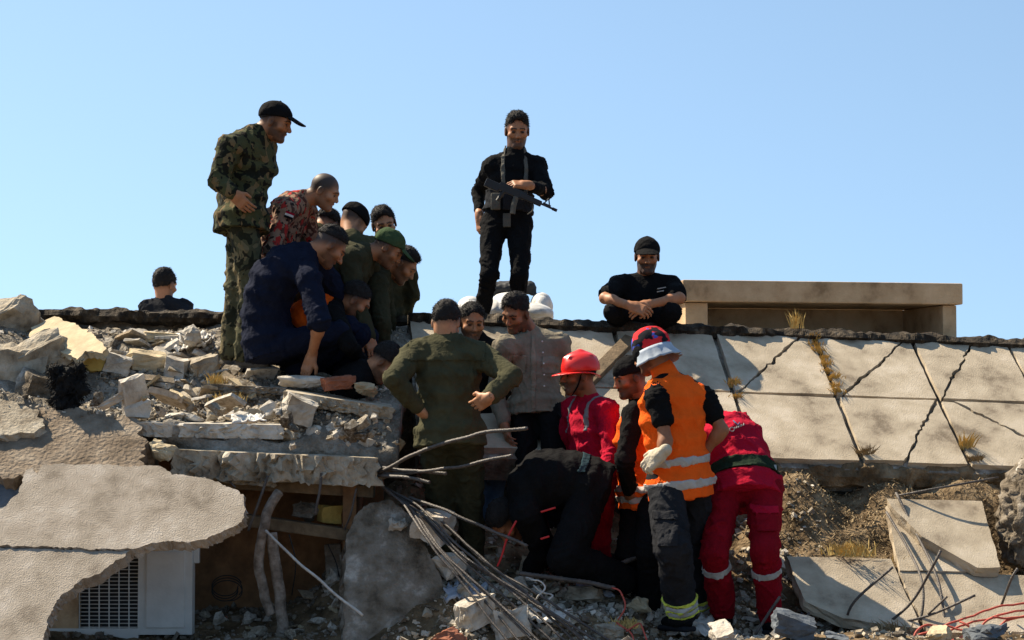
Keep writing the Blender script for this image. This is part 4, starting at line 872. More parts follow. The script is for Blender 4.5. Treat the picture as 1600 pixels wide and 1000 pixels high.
def add_head(S, c, A, s, neck, seed=0):
    rv = np.random.default_rng(seed + 77).uniform(-1, 1, 6)
    w = lambda x, y, z: c + s * (np.array([x * (1 + .05 * rv[0]), y, z * (1 + .03 * rv[1])]) @ A)
    S.ell(w(0, -0.012, 0.034), np.array([.076, .096, .086]) * s, A, .02)
    S.ell(w(0, 0.030, -0.036), np.array([.054 + .004 * rv[2], .064, .084 + .004 * rv[3]]) * s, A, .035 * s)
    S.cone(w(-.041, -.008, -.058), w(-.014, .068, -.098), .018 * s, .016 * s, .03 * s)
    S.cone(w(.041, -.008, -.058), w(.014, .068, -.098), .018 * s, .016 * s, .03 * s)
    S.cone(w(-.010, .078, -.098), w(.010, .078, -.098), .016 * s, .016 * s, .018 * s)
    S.cone(w(-.040, .076, .024), w(0, .086, .021), .012 * s, .012 * s, .018 * s)
    S.cone(w(.040, .076, .024), w(0, .086, .021), .012 * s, .012 * s, .018 * s)
    for q in (-1, 1):
        S.ell(w(q * .033, .098, .002), np.array([.021, .023, .014]) * s, A, .012 * s, 's')
        S.ell(w(q * .031, .078, .002), np.array([.0125, .0115, .0115]) * s, A, .004 * s)
        S.ell(w(q * .046, .062, -.024), np.array([.022, .020, .016]) * s, A, .025 * s)
        S.ell(w(q * .078, -.008, -.008), np.array([.009, .021, .033]) * s, A, .006 * s)
        S.ell(w(q * .087, -.002, -.006), np.array([.006, .010, .016]) * s, A, .006 * s, 's')
        S.cone(w(q * .010, .105, -.032), w(q * .011, .100, -.034), .008 * s, .007 * s, .006 * s)
    S.cone(w(0, .088, .012), w(0, .113 + .005 * rv[4], -.027 - .003 * rv[5]), .0075 * s, (.0115 + .0012 * rv[3]) * s, .010 * s)
    S.cone(w(-.020, .082, -.063), w(0, .093, -.056), .006 * s, .0075 * s, .008 * s)
    S.cone(w(.020, .082, -.063), w(0, .093, -.056), .006 * s, .0075 * s, .008 * s)
    S.cone(w(-.015, .082, -.073), w(.015, .082, -.073), .0075 * s, .0075 * s, .007 * s)
    S.cone(w(-.022, .086, -.0705), w(0, .099, -.0625), .0022 * s, .0022 * s, .004 * s, 's'); S.cone(w(.022, .086, -.0705), w(0, .099, -.0625), .0022 * s, .0022 * s, .004 * s, 's')
    S.cone(w(0, -.020, -.030), neck, .056 * s, .064 * s, .03 * s)

def add_hand(S, wr, d, n, side, s, curl=0.5, thumb=0.6, g=0.0):
    """palm and five fingers; d towards the fingers, n the way the palm faces, side +-1 picks the thumb side"""
    d = unit(d); n = unit(n - d * (n @ d)); t = np.cross(d, n) * side
    A = np.array([t, d, n])
    S.box(wr + d * .052 * s + n * .002, np.array([.041, .050, .0155]) * s + g, A, .013 * s, .018 * s)
    S.cone(wr - d * .02 * s, wr + d * .03 * s, .027 * s + g, .026 * s + g, .02 * s)
    for i, (o, ln, r) in enumerate([(.031, .072, .0088), (.0105, .080, .0092), (-.0105, .074, .0088), (-.031, .058, .0078)]):
        p = wr + (d * (.096 - .006 * (i == 3)) + t * o) * s; a = 0.0; cv = curl * (0.9 + .12 * i)
        fan = t * (o * 1.2)
        for k, fr in enumerate((.45, .31, .24)):
            a += cv * (0.75, 0.95, 0.55)[k]
            q = p + (unit(d * math.cos(a) + n * math.sin(a) + fan)) * ln * fr * s
            S.cone(p, q, (r - .0009 * k) * s + g, (r - .0009 * (k + 1)) * s + g, .0045 * s); p = q
    p = wr + (d * .028 + t * .030) * s; q = p + unit(d * .75 + t * .62 + n * .35) * .042 * s
    S.cone(p, q, .0145 * s + g, .0115 * s + g, .012 * s)
    q2 = q + unit(d * (1.0 - .3 * thumb) + t * (.25 - .35 * thumb) + n * .5 * thumb) * .034 * s
    S.cone(q, q2, .0112 * s + g, .0090 * s + g, .004 * s)

class Person:
    """joints come from the photograph's sight lines, bone lengths fix the depth of elbows, wrists, knees and ankles"""
    def __init__(p, label, Y, head, face, neck, shoulders, pelvis, yaw, arms, legs, mid=None, s=1.0, hips=.092, girth=1.0, seed=0):
        p.s = s; p.Y = Y; p.seed = seed; p.girth = girth
        pt = lambda q: P(q[0], q[1], Y + q[2])
        p.hc = pt(head); p.A = head_axes(*face); p.neck = pt(neck); p.sh = [pt(q) for q in shoulders]; p.pel = pt(pelvis)
        lat = np.array([math.cos(R(yaw)), math.sin(R(yaw)), 0.0])
        if lat[0] < -1e-6: lat = -lat
        p.hl = lat; p.sl = unit(p.sh[1] - p.sh[0]); p.mid = pt(mid) if mid else None
        p.hip = [p.pel - lat * hips * s, p.pel + lat * hips * s]
        p.el = []; p.wr = []; p.hand = []
        for i, a in enumerate(arms):
            e = reach(a[0][0], a[0][1], p.sh[i], .295 * s, a[0][2]) if len(a[0]) == 3 else P(a[0][0], a[0][1], Y + a[0][3]); w = reach(a[1][0], a[1][1], e, .255 * s, a[1][2]) if len(a[1]) == 3 else P(a[1][0], a[1][1], Y + a[1][3])
            p.el.append(e); p.wr.append(w); p.hand.append(a[2] if len(a) > 2 else {})
        p.kn = []; p.an = []
        for i, a in enumerate(legs):
            k = reach(a[0][0], a[0][1], p.hip[i], .43 * s, a[0][2]); q = reach(a[1][0], a[1][1], k, .42 * s, a[1][2])
            p.kn.append(k); p.an.append(q)
        base = np.array([p.pel[0], p.pel[1], min(min(a[2] for a in p.an) - .08, p.pel[2])])
        p.root = empty('person', base, label=label, cat='person')
        # spine
        if p.mid is None: p.mid = (p.pel + p.neck) / 2
        c = 2 * p.mid - (p.pel + p.neck) / 2
        p.spine = lambda t: (1 - t) ** 2 * p.pel + 2 * t * (1 - t) * c + t * t * p.neck
        p.lat = lambda t: unit(p.hl * (1 - t) + p.sl * t)
        p.dn = unit(p.pel - p.spine(.25))
    def hand_axes(p, i):
        h = p.hand[i]; fore = unit(p.wr[i] - p.el[i])
        d = unit(P(h['tip'][0], h['tip'][1], p.wr[i][1] + h['tip'][2]) - p.wr[i]) if 'tip' in h else fore
        n = np.array(h['n'], float) if 'n' in h else unit(p.pel - p.wr[i])
        if abs(unit(n) @ d) > .95: n = n + np.array([.3, .5, .2])
        return d, n, h.get('side', 1 if i else -1), h.get('curl', .45), h.get('thumb', .6)
    def torso(p, S, t0, t1, g, n=7, k=.04, lo_flare=0):
        prof = [(-.35, .142, .106), (-.12, .156, .116), (.05, .153, .113), (.32, .136, .104), (.62, .158, .118), (.86, .142, .098), (1.0, .082, .074)]
        ts = np.linspace(t0, t1, n); pts = []
        for t in ts:
            c = p.spine(t) if t >= 0 else p.pel + p.dn * (-t) * .52 * p.s
            rx = np.interp(t, [q[0] for q in prof], [q[1] for q in prof]) * p.s * p.girth; ry = np.interp(t, [q[0] for q in prof], [q[2] for q in prof]) * p.s * p.girth
            fl = lo_flare * max(0, .3 - t)
            pts.append((c, p.lat(max(t, 0)), rx + g + fl, ry + g + fl))
        for q, ((a, la, xa, ya), (b, lb, xb, yb)) in enumerate(zip(pts, pts[1:])):
            S.slab(a, b, la, lb, xa, ya, xb, yb, k)
            if q:
                ax = unit(b - pts[q - 1][0]); l2 = unit(la - ax * (la @ ax)); S.ell(a, (xa, ya, .085 * p.s), np.array([l2, np.cross(ax, l2), ax]), k)
    def body(p, skin=(.34, .175, .095), beard=0.6, hairc=None, res=.012, fine_arms=False):
        s = p.s; S = SDF()
        p.torso(S, -.05, 1.0, -.026)
        for i in (0, 1):
            S.cone(p.spine(.90), p.sh[i], .042 * s, .042 * s, .04)
            S.cone(p.sh[i], p.el[i], .042 * s, .036 * s, .02); S.cone(p.el[i], p.wr[i], .039 * s, .026 * s, .015)
            m = p.el[i] + (p.wr[i] - p.el[i]) * .28; S.ell(m, np.array([.036, .036, .036]) * s, None, .03)
            S.cone(p.hip[i], p.kn[i], .060 * s, .040 * s, .03); S.cone(p.kn[i], p.an[i], .040 * s, .030 * s, .02)
        add_head(S, p.hc, p.A, s, p.neck, p.seed)
        for i in (0, 1):
            d, n, sd_, cu, th = p.hand_axes(i)
            if not p.hand[i].get('off'): add_hand(S, p.wr[i], d, n, sd_, s, cu, th)
        parts = []; balls = [(p.hc, .155 * s, .0052)]
        for i in (0, 1):
            if p.hand[i].get('off'): continue
            d = p.hand_axes(i)[0]; balls.append((p.wr[i] + d * .075 * s, .115 * s, .0046))
        out = lambda c: np.all([np.linalg.norm(c - b, axis=1) > r - .002 for b, r, _ in balls], 0)
        parts.append(keep(*S.mesh(res), out))
        for q, (b, r, f) in enumerate(balls):
            parts.append(keep(*S.mesh(f, b - r - .02, b + r + .02),
                              lambda c, b=b, r=r, q=q: (np.linalg.norm(c - b, axis=1) < r) & np.all([np.linalg.norm(c - b2, axis=1) > r2 for b2, r2, _ in balls[:q]] or [np.ones(len(c), bool)], 0)))
        V, Q = merge(parts)
        L = ((V - p.hc) / s) @ p.A.T; x, y, z = L.T; ax_ = np.abs(x)
        C = np.tile(np.array(skin), (len(V), 1))
        nz = vnoise(V * 60, 3) * .5 + .5
        near = np.linalg.norm(L, axis=1) < .16
        def paint(m, c, a):
            m = np.clip(m, 0, 1) * a * near; C[:] = C * (1 - m[:, None]) + np.array(c) * m[:, None]
        ss = lambda v, a, b: np.clip((v - a) / (b - a), 0, 1)
        paint(ss(np.hypot(ax_ - .031, (z - .002) * 1.2), .020, .012) * ss(y, .05, .06), np.array(skin) * .5, .75)       # lids
        paint(ss(np.hypot(ax_ - .031, (z - .001) * 1.9), .0155, .011) * ss(y, .05, .06), (.012, .009, .008), 1.0)
        paint((ax_ < .021) & (z > -.077) & (z < -.056) & (y > .07), (.26, .09, .06), .35)
        brow = (ax_ > .010) & (ax_ < .052) & (np.abs(z - .0235 - .12 * np.minimum(ax_, .03) + .45 * np.maximum(ax_ - .034, 0)) < .0050) & (y > .05)
        paint(brow, (.012, .010, .009), .92)
        if beard:
            jaw = ss(-z, .030 - .0, .052) * ss(y, -.03, .0) * (1 - .8 * ((ax_ < .015) & (z > -.072) & (z < -.058)))
            side = ss(ax_, .052, .062) * ss(-z, -.02, .01) * ss(y, -.02, .0) * ss(-y, -.05, -.03)
            mus = (ax_ < .034) & (z < -.040) & (z > -.054) & (y > .07)
            under = (z < -.118) | ((y < .03) & (z < -.095))
            paint(np.maximum(np.maximum(jaw * (1 - .7 * under), side), mus) * (.82 + .18 * nz), (.013, .010, .009), min(1, beard ** .6))
        paint(ss(z - .5 * y, -.028, .026) * ss(-y, -.062, -.035), (.016, .012, .010), .9)
        if hairc is not None:
            paint(ss(z - .55 * y, -.015, .035), hairc, .75)
        p.root_body = obj('body', V, Q, SKIN, p.root, colors=C)
        return p
    def hair(p, mat=HAIR, t=.011, cut=.028, slope=.42, top=.0, rough=.006, name='hair'):
        s = p.s; w = lambda x, y, z: p.hc + s * (np.array([x, y, z]) @ p.A); S = SDF()
        S.ell(w(0, -.014, .036), (np.array([.076, .095, .086]) + np.array([.0045, .6 * t, t])) * s, p.A, .02)
        if top: S.ell(w(0, .018, .094), np.array([.056, .066, .030 + top]) * s, p.A, .03)
        S.ell(w(0, .118, .044), np.array([.067, .064, .054]) * s, p.A, .012, 's')
        n = np.array([0, -slope, 1.0]) @ p.A; S.plane(w(0, 0, cut), n)
        for q in (-1, 1): S.ell(w(q * .088, .004, -.012), np.array([.020, .034, .042]) * s, p.A, .01, 's')
        V, Q = S.mesh(.0055); N = normals(V, Q)
        L = ((V - p.hc) / s) @ p.A.T
        V = V + N * ((fbm(L * np.array([90, 45, 60]), p.seed + 5, 3) * .6 + fbm(L * np.array([30, 16, 26]), p.seed + 6, 2)) * rough * .6)[:, None]
        rg = np.random.default_rng(p.seed + 500); k = rg.integers(len(V), size=2600 if t > .008 else 4); N = normals(V, Q)
        flow = (np.array([0, .5, -.2]) + rg.normal(0, .5, (len(k), 3))) @ p.A; d = (N[k] * .55 + flow * .6) * rg.uniform(.006, .015, len(k))[:, None]
        sd_ = np.cross(d, rg.normal(size=(len(k), 3))); sd_ = sd_ / np.maximum(np.linalg.norm(sd_, axis=1, keepdims=True), 1e-9) * .0013
        B = np.stack([V[k] - sd_, V[k] + sd_, V[k] + d + sd_ * .3, V[k] + d - sd_ * .3], 1).reshape(-1, 3); I = len(V) + np.arange(len(k) * 4).reshape(-1, 4)
        return obj(name, np.concatenate([V, B]), np.concatenate([Q, I]), mat, p.root)
    def cap(p, mat, back=False, brim=True, lift=0.0, mark=None):
        s = p.s; A = p.A.copy()
        if back: A = np.array([-A[0], -A[1], A[2]])
        w = lambda x, y, z: p.hc + s * (np.array([x, y, z]) @ A); S = SDF()
        yo = .012 if back else -.012
        S.ell(w(0, yo, .040 + lift), np.array([.090, .110, .094]) * s, A, .02)
        S.plane(w(0, 0, .026 + lift), np.array([0, -.26 if not back else .05, 1.0]) @ A)
        V, Q = S.mesh(.006); N = normals(V, Q)
        V = V + N * (fbm((V - p.hc) * 22, p.seed, 2) * .0035)[:, None]
        c = obj('cap', V, Q, mat, p.root)
        if brim:
            B = SDF(); tl = R(-14); A2 = np.array([A[0], A[1] * math.cos(tl) + A[2] * math.sin(tl), A[2] * math.cos(tl) - A[1] * math.sin(tl)])
            cc = w(0, .118, .056 + lift)
            def f(q):
                u = ((q - cc) / s) @ A2.T; z = u[:, 2] + 3.2 * u[:, 0] ** 2
                k0 = np.sqrt((u[:, 0] / .080) ** 2 + (u[:, 1] / .082) ** 2)
                return np.maximum(np.maximum((k0 - 1) * .07, np.abs(z) - .0038), -(u[:, 1] + .03)) * s
            B.add(f, cc - .12, cc + .12, .003)
            V, Q = B.mesh(.0045); obj('brim', V, Q, mat, c)
        S2 = SDF(); S2.ell(w(0, yo, .133 + lift), np.array([.008, .008, .005]) * s, A); V, Q = S2.mesh(.003); obj('button', V, Q, mat, c)
        if mark:
            mb = MB(); mb.box(w(*mark[0]), np.array(mark[1]) * s, A); mb.obj('mark', mark[2], c)
        return c
    # ---------------------------------------------------------------- clothes
    def folds(p, V, N, amp, rings):
        q = V - p.pel
        d = fbm(q * np.array([13, 13, 5.5]), p.seed, 3) * .32
        r = 1 - np.abs(vnoise(q * np.array([9, 9, 4]) + 1.3 * vnoise(q * 5, p.seed + 9)[:, None], p.seed + 20)) * 2
        wv = q + .05 * np.stack([vnoise(q * 6, p.seed + 40 + j) for j in range(3)], 1)
        di = np.stack([wv[:, 0] * 16 + wv[:, 2] * 9, wv[:, 1] * 12, wv[:, 2] * 6 - wv[:, 0] * 4], 1)
        r2 = 1 - 2.4 * np.abs(vnoise(di, p.seed + 50)); d = d + (r - .5) * .4 + (np.maximum(r2, -.2) - .42) * 1.15 - .15
        for c, ax, rad in rings:
            u = V - c; t = u @ ax; g = np.exp(-(np.linalg.norm(u, axis=1) / rad) ** 2)
            w = u - t[:, None] * ax
            f = np.stack([t * 24 + 9 * w[:, 0] + 6 * vnoise(q * 5, p.seed + 3), w[:, 0] * 5 + 7, w[:, 2] * 5 + w[:, 1] * 4], 1)
            d = d + g * 2.4 * (.45 - 2.2 * np.abs(vnoise(f, p.seed + 31)))
        return V + N * np.maximum(d * amp, -.0065)[:, None]
    def rings(p):
        out = []
        for i in (0, 1):
            out += [(p.el[i], unit(p.wr[i] - p.sh[i] + 1e-6), .10), (p.kn[i], unit(p.an[i] - p.hip[i] + 1e-6), .13),
                    (p.an[i], unit(p.an[i] - p.kn[i]), .10), (p.sh[i], unit(p.el[i] - p.sh[i]), .08), (p.hip[i], unit(p.kn[i] - p.hip[i]), .11)]
        out.append((p.spine(.15), p.dn, .12)); return out
    def garment(p, name, S, mat, res=.0105, amp=.006, off=0, parent=None):
        V, Q = S.mesh(res, off=off); V = p.folds(V, normals(V, Q), amp * 1.25, p.rings())
        return obj(name, V, Q, mat, parent or p.root)
    def top_field(p, t=.016, sleeve=2.0, hem=-.12, collar=.028, loose=0.0, flare=.05, cf=.20):
        s = p.s; S = SDF(); p.torso(S, hem, .985, t + loose, lo_flare=flare)
        for i in (0, 1):
            if sleeve == 0: S.cone(p.spine(.92), p.spine(.92) * .25 + p.sh[i] * .75, .052 * s + t, .046 * s + t, .05)
            else:
                S.cone(p.spine(.90), p.sh[i], .056 * s + t, .049 * s + t, .05); S.cone(p.spine(1.0), p.sh[i], .042 * s + t, .046 * s + t, .05)
            if sleeve > 0:
                f = min(sleeve, 1); e = p.sh[i] + (p.el[i] - p.sh[i]) * f
                if sleeve < .05: continue
                S.cone(p.sh[i], e, .052 * s + t, .043 * s + t + .010 * (sleeve < 1), .022)
                if sleeve > 1:
                    w = p.el[i] + (p.wr[i] - p.el[i]) * (sleeve - 1)
                    S.cone(p.el[i], w, .042 * s + t, .031 * s + t * .8, .015)
        if collar:
            a = p.neck; b = p.neck + (p.hc - p.neck) * cf
            S.cone(a, b, .070 * s + .006, .066 * s + collar * .25, .012)
        return S
    def top(p, mat, name='shirt', amp=.006, **kw):
        S = p.top_field(**kw); p.topS = S; return p.garment(name, S, mat, amp=amp)
    def leg_field(p, t=.016, wide=.0, end=.97, waist=.20):
        s = p.s; S = SDF(); p.torso(S, -.12, waist, t - .006, n=4)
        for i in (0, 1):
            e = p.kn[i] + (p.an[i] - p.kn[i]) * end
            S.cone(p.hip[i], p.kn[i], .080 * s + t, .054 * s + t + wide, .04)
            S.cone(p.kn[i], e, .053 * s + t + wide, .045 * s + t + wide, .02)
        return S
    def trousers(p, mat, name='trousers', amp=.007, **kw):
        S = p.leg_field(**kw); p.legS = S; return p.garment(name, S, mat, amp=amp)
    def shoes(p, mat, dirs, L=.27):
        for i in (0, 1):
            if dirs[i] is None: continue
            d = unit(np.array([math.sin(R(dirs[i])), -math.cos(R(dirs[i])), -.05])); a = p.an[i] + np.array([0, 0, -.02]); s = p.s
            u = np.cross([0, 0, 1.0], d); A = np.array([u, d, np.cross(u, d) * -1 if False else np.cross(d, u) * -1])
            S = SDF(); S.cone(a + np.array([0, 0, .10]), a - np.array([0, 0, .02]), .052 * s, .048 * s, .03)
            S.ell(a + d * .055 * s - np.array([0, 0, .035]), np.array([.047, L * .52, .042]) * s, np.array([unit(u), d, unit(np.cross(u, d))]), .04)
            V, Q = S.mesh(.008); b = obj('shoe', V, Q, mat, p.root)
            S2 = SDF(); S2.box(a + d * .055 * s - np.array([0, 0, .068]), np.array([.046, L * .5, .016]) * s, np.array([unit(u), d, unit(np.cross(u, d))]), .014, .01)
            V, Q = S2.mesh(.008); obj('sole', V, Q, CLOTH['charcoal'], b)
    def band(p, S, mat, c, axis, half, off=.005, name='reflective_band', parent=None, extra=None, amp=.006):
        T = S.copy(); axis = unit(axis); T.plane(np.asarray(c) - axis * half, axis); T.plane(np.asarray(c) + axis * half, -axis)
        for p0, n in (extra or []): T.plane(p0, n)
        V, Q = T.mesh(.008, off=off)
        if len(Q) == 0: return None
        N = normals(V, Q); V = p.folds(V, N, amp * 1.25, p.rings())
        return obj(name, V, Q, mat, parent or p.root)
    def patch(p, S, name, x0, y0, x1, y1, Yc, mat, off=.006, parent=None, amp=.006):
        """sewn-on piece following the cloth below it (pocket, placket, flap)"""
        a = P(x0, y0, Yc); b = P(x1, y1, Yc); T = S.copy()
        T.plane((a[0], 0, 0), (1, 0, 0)); T.plane((b[0], 0, 0), (-1, 0, 0)); T.plane((0, 0, b[2]), (0, 0, 1)); T.plane((0, 0, a[2]), (0, 0, -1)); T.plane((0, Yc, 0), (0, -1, 0))
        V, Q = T.mesh(.008, off=off)
        if len(Q) == 0: return
        V = p.folds(V, normals(V, Q), amp * 1.25, p.rings()); return obj(name, V, Q, mat, parent or p.root)
    def leg_band(p, i, f, half, mat, t, wide, end=.97, amp=.01, off=.006):
        S = SDF(); s = p.s; e = p.kn[i] + (p.an[i] - p.kn[i]) * end
        S.cone(p.kn[i], e, .053 * s + t + wide, .045 * s + t + wide, .02); c = p.kn[i] + (p.an[i] - p.kn[i]) * f; ax = unit(p.an[i] - p.kn[i])
        return p.band(S, mat, c, ax, half, off, amp=amp)
    def limb_band(p, a, b, f, half, r, mat, name='reflective_band', parent=None):
        S = SDF(); a = np.asarray(a); b = np.asarray(b); ax = unit(b - a); c = a + (b - a) * f
        S.slab(c - ax * half, c + ax * half, unit(np.cross(ax, [0, 1, .1])), unit(np.cross(ax, [0, 1, .1])), r, r, r, r, .004)
        V, Q = S.mesh(.007); return obj(name, V, Q, mat, parent or p.root)


BROWN = (.40, .175, .080); TAN = (.47, .225, .115); DARK = (.31, .130, .060)
# ---- soldier in woodland camouflage, standing, hand on hip
p = Person('person standing in woodland camouflage uniform and black cap, hand on hip', 13.0, (430, 190, 0), (84, -20), (397, 213, 0),
           [(358, 230, -.17), (412, 228, .16)], (378, 343, 0), 100,
           [((341, 283, 0, -.24), (364, 303, 0, -.30), dict(tip=(392, 330, .02), n=(.3, .9, -.1), side=1, curl=.35)), ((402, 285, 1), (385, 318, 1), {})],
           [((372, 448, -1), (360, 556, 1)), ((394, 448, -1), (383, 556, 1))], mid=(383, 272, .02), s=1.03, girth=1.06, seed=1)
p.body(BROWN, .75); p.hair(t=.007); p.cap(CLOTH['black'], mark=((-.090, -.035, .05), (.003, .006, .006), CLOTH['white']))
p.top(CLOTH['camo'], 'jacket', t=.026, sleeve=1.88, hem=-.16, amp=.007, flare=.07); p.trousers(CLOTH['camo_trousers'], wide=.012, t=.02, amp=.009)
p.shoes(CLOTH['boot'], (70, 60))
# ---- soldier in desert camouflage leaning forward
p = Person('person with shaved head in reddish desert camouflage leaning forward', 13.35, (507, 299, 0), (82, -26), (466, 314, .02),
           [(446, 330, -.17), (478, 328, .20)], (428, 425, .05), 90,
           [((424, 392, -1), (450, 402, -1), {}), ((490, 395, 1), (505, 440, 1), {})],
           [((440, 510, -1), (425, 590, 1)), ((450, 510, 1), (435, 590, 1))], mid=(438, 360, .05), seed=2)
p.body(TAN, .25, hairc=(.055, .040, .032)); p.top(CLOTH['desert'], 'jacket', t=.020, sleeve=1.45, hem=-.1, amp=.007); p.trousers(CLOTH['desert'], wide=.01)
mb = MB(); c0 = p.sh[0] + np.array([.035, -.082, -.035]); Ax = np.array([unit([.9, -.1, -.35]), [0, 1, 0], unit([.35, 0, .9])])
for k, m in enumerate((('red', 1), ('white', 0), ('black', -1))):
    mb = MB(); mb.box(c0 + Ax[2] * .014 * m[1], (.030, .006, .007), Ax); mb.obj('flag_stripe', CLOTH[m[0]], p.root)
# ---- half hidden person behind them
p = Person('person with dark curly hair in olive shirt, mostly hidden behind bending crowd', 13.75, (510, 353, 0), (150, -50), (492, 368, -.12),
           [(474, 376, -.14), (522, 376, .05)], (480, 470, .05), 120,
           [((465, 430, -1), (490, 470, -1), {}), ((530, 430, 1), (535, 470, 1), {})],
           [((480, 560, -1), (470, 640, 1)), ((500, 560, 1), (490, 640, 1))], seed=3)
p.body(TAN, .3); p.hair(t=.016, rough=.012); p.top(CLOTH['olive'], t=.02); p.trousers(CLOTH['olive_dark'])
# ---- backwards black cap
p = Person('person in backwards black cap and olive shirt stooping away', 13.5, (552, 347, 0), (128, -42), (548, 380, -.12),
           [(520, 386, -.15), (585, 388, .10)], (545, 480, .12), 150,
           [((515, 445, -1), (545, 490, 1), {}), ((590, 445, 1), (580, 490, 1), {})],
           [((535, 560, -1), (530, 650, 1)), ((560, 560, -1), (555, 650, 1))], seed=4)
p.body(TAN, .4); p.cap(CLOTH['black'], back=True, brim=False); p.top(CLOTH['olive'], t=.02); p.trousers(CLOTH['olive_dark'])
# ---- face seen between two caps
p = Person('person with thick black hair peering out between two caps', 13.95, (600, 350, 0), (12, -18, 14), (596, 388, .1),
           [(558, 402, .1), (636, 402, .1)], (590, 490, .2), 0,
           [((552, 460, -1), (575, 500, -1), {}), ((642, 462, 1), (625, 505, 1), {})],
           [((575, 580, -1), (570, 670, 1)), ((605, 580, -1), (605, 670, 1))], seed=5)
p.body(TAN, .75); p.hair(t=.012, top=.006); p.top(CLOTH['olive_dark'], t=.018); p.trousers(CLOTH['olive_dark'])
# ---- green cap
p = Person('person in green cap and dark olive shirt bowing down', 13.15, (606, 388, 0), (92, -38), (567, 397, 0),
           [(548, 404, -.19), (572, 398, .19)], (527, 492, .05), 80,
           [((556, 470, -1), (575, 525, -1), {}), ((590, 465, 1), (598, 520, 1), {})],
           [((560, 560, 1), (530, 640, 1)), ((560, 570, 1), (540, 650, 1))], mid=(538, 430, .02), seed=6, girth=1.08)
p.body(BROWN, .55); p.hair(t=.006); p.cap(CLOTH['green_cap']); p.top(CLOTH['olive_dark'], t=.022, amp=.008); p.trousers(CLOTH['olive_dark'])
# ---- dark haired man beside him, profile to the sky
p = Person('person with black hair bowing beside green cap, profile against sky', 13.45, (628, 413, 0), (88, -40), (592, 427, 0),
           [(590, 446, -.16), (596, 436, .20)], (578, 520, .06), 80,
           [((597, 505, -1), (600, 560, 1), {}), ((606, 500, 1), (610, 550, 1), {})],
           [((585, 600, 1), (570, 680, 1)), ((600, 600, 1), (580, 680, 1))], mid=(575, 465, .05), seed=7)
p.body(BROWN, .7); p.hair(t=.011, top=.004); p.top(CLOTH['olive_dark'], t=.02); p.trousers(CLOTH['olive_dark'])
# ---- navy shirt squatting, hand on the rubble
p = Person('person squatting in navy short-sleeved shirt, hand resting on rubble', 12.6, (515, 384, 0), (112, -42), (478, 398, 0),
           [(482, 436, -.20), (500, 418, .18)], (424, 545, .02), 75,
           [((500, 503, -1), (487, 556, 1), dict(tip=(478, 580, .0), n=(-.1, .3, -.9), side=1, curl=.25)), ((540, 480, 1), (560, 530, 1), {})],
           [((530, 520, -1), (470, 585, 1)), ((545, 512, 1), (530, 590, 1))], mid=(420, 455, .03), s=1.06, girth=1.06, seed=8)
p.body(BROWN, .6, hairc=(.05, .035, .03)); p.hair(t=.009, cut=.048, slope=.30)
p.top(CLOTH['navy'], t=.022, sleeve=.98, hem=-.1, amp=.009); p.trousers(CLOTH['navy'], t=.02); p.shoes(CLOTH['boot'], (60, 60))
# ---- orange vest crouching
p = Person('person crouching in orange vest over dark shirt, looking down', 12.85, (554, 470, 0), (98, -38), (523, 475, .02),
           [(522, 494, -.17), (530, 484, .18)], (475, 575, .05), 85,
           [((545, 540, -1), (570, 570, 1), {}), ((560, 530, 1), (590, 560, 1), {})],
           [((560, 522, -1), (555, 590, 1)), ((575, 525, 1), (570, 600, 1))], mid=(478, 515, .05), seed=9)
p.body(BROWN, .65); p.hair(t=.010); p.top(CLOTH['black'], t=.016); p.trousers(CLOTH['navy'], t=.018)
S = p.top_field(t=.026, sleeve=0, hem=.5, collar=.03); p.garment('vest', S, CLOTH['orange'])
# ---- head down in the pit, hand to the ear
p = Person('person with dark hair head down at slab edge, hand at ear', 12.45, (602, 566, 0), (80, -52), (572, 580, .06),
           [(556, 604, -.12), (570, 596, .20)], (512, 650, .25), 70,
           [((556, 660, 1), (575, 600, -1), dict(tip=(583, 560, .02), n=(.5, .8, .1), side=-1, curl=.15)), ((600, 640, 1), (620, 660, 1), {})],
           [((570, 700, 1), (540, 780, 1)), ((580, 700, 1), (560, 780, 1))], seed=10)
p.body(TAN, .6); p.hair(t=.012); p.top(CLOTH['black'], t=.018, sleeve=1.3); p.trousers(CLOTH['navy'])
# ---- olive uniform seen from behind, hands on hips
p = Person('person in olive uniform seen from behind with both hands on hips', 11.9, (697, 503, .02), (170, -28), (698, 536, 0),
           [(645, 556, -.02), (752, 556, -.02)], (704, 684, -.06), 178,
           [((615, 592, -1), (655, 640, 1), {}), ((800, 588, -1), (762, 622, -1), dict(tip=(744, 634, .08), n=(-.5, .6, -.2), side=-1, curl=.3))],
           [((688, 785, 1), (694, 890, 1)), ((734, 785, 1), (740, 890, 1))], s=1.04, girth=.98, seed=11)
p.body(TAN, .5); p.hair(t=.010, slope=.45, cut=-.005)
p.top(CLOTH['olive'], 'jacket', t=.024, sleeve=1.9, hem=-.10, amp=.009, flare=.1); p.trousers(CLOTH['olive_dark'], wide=.008, t=.020, amp=.010)
p.shoes(CLOTH['boot'], (170, 170)); p.patch(p.topS, 'yoke', 640, 500, 760, 566, 11.9, CLOTH['olive'], .005, amp=.009)
# ---- black shirt facing
p = Person('person in black shirt and jeans facing out behind olive uniform', 12.85, (737, 503, 0), (14, -16), (745, 538, .06),
           [(712, 556, .06), (778, 548, .06)], (752, 660, .1), 10,
           [((708, 625, -1), (715, 680, -1), {}), ((784, 618, 1), (770, 670, -1), {})],
           [((745, 760, -1), (745, 860, 1)), ((772, 760, -1), (772, 860, 1))], seed=12)
p.body(BROWN, .7); p.hair(t=.010); p.top(CLOTH['black'], t=.016, sleeve=.9); p.trousers(CLOTH['denim'])
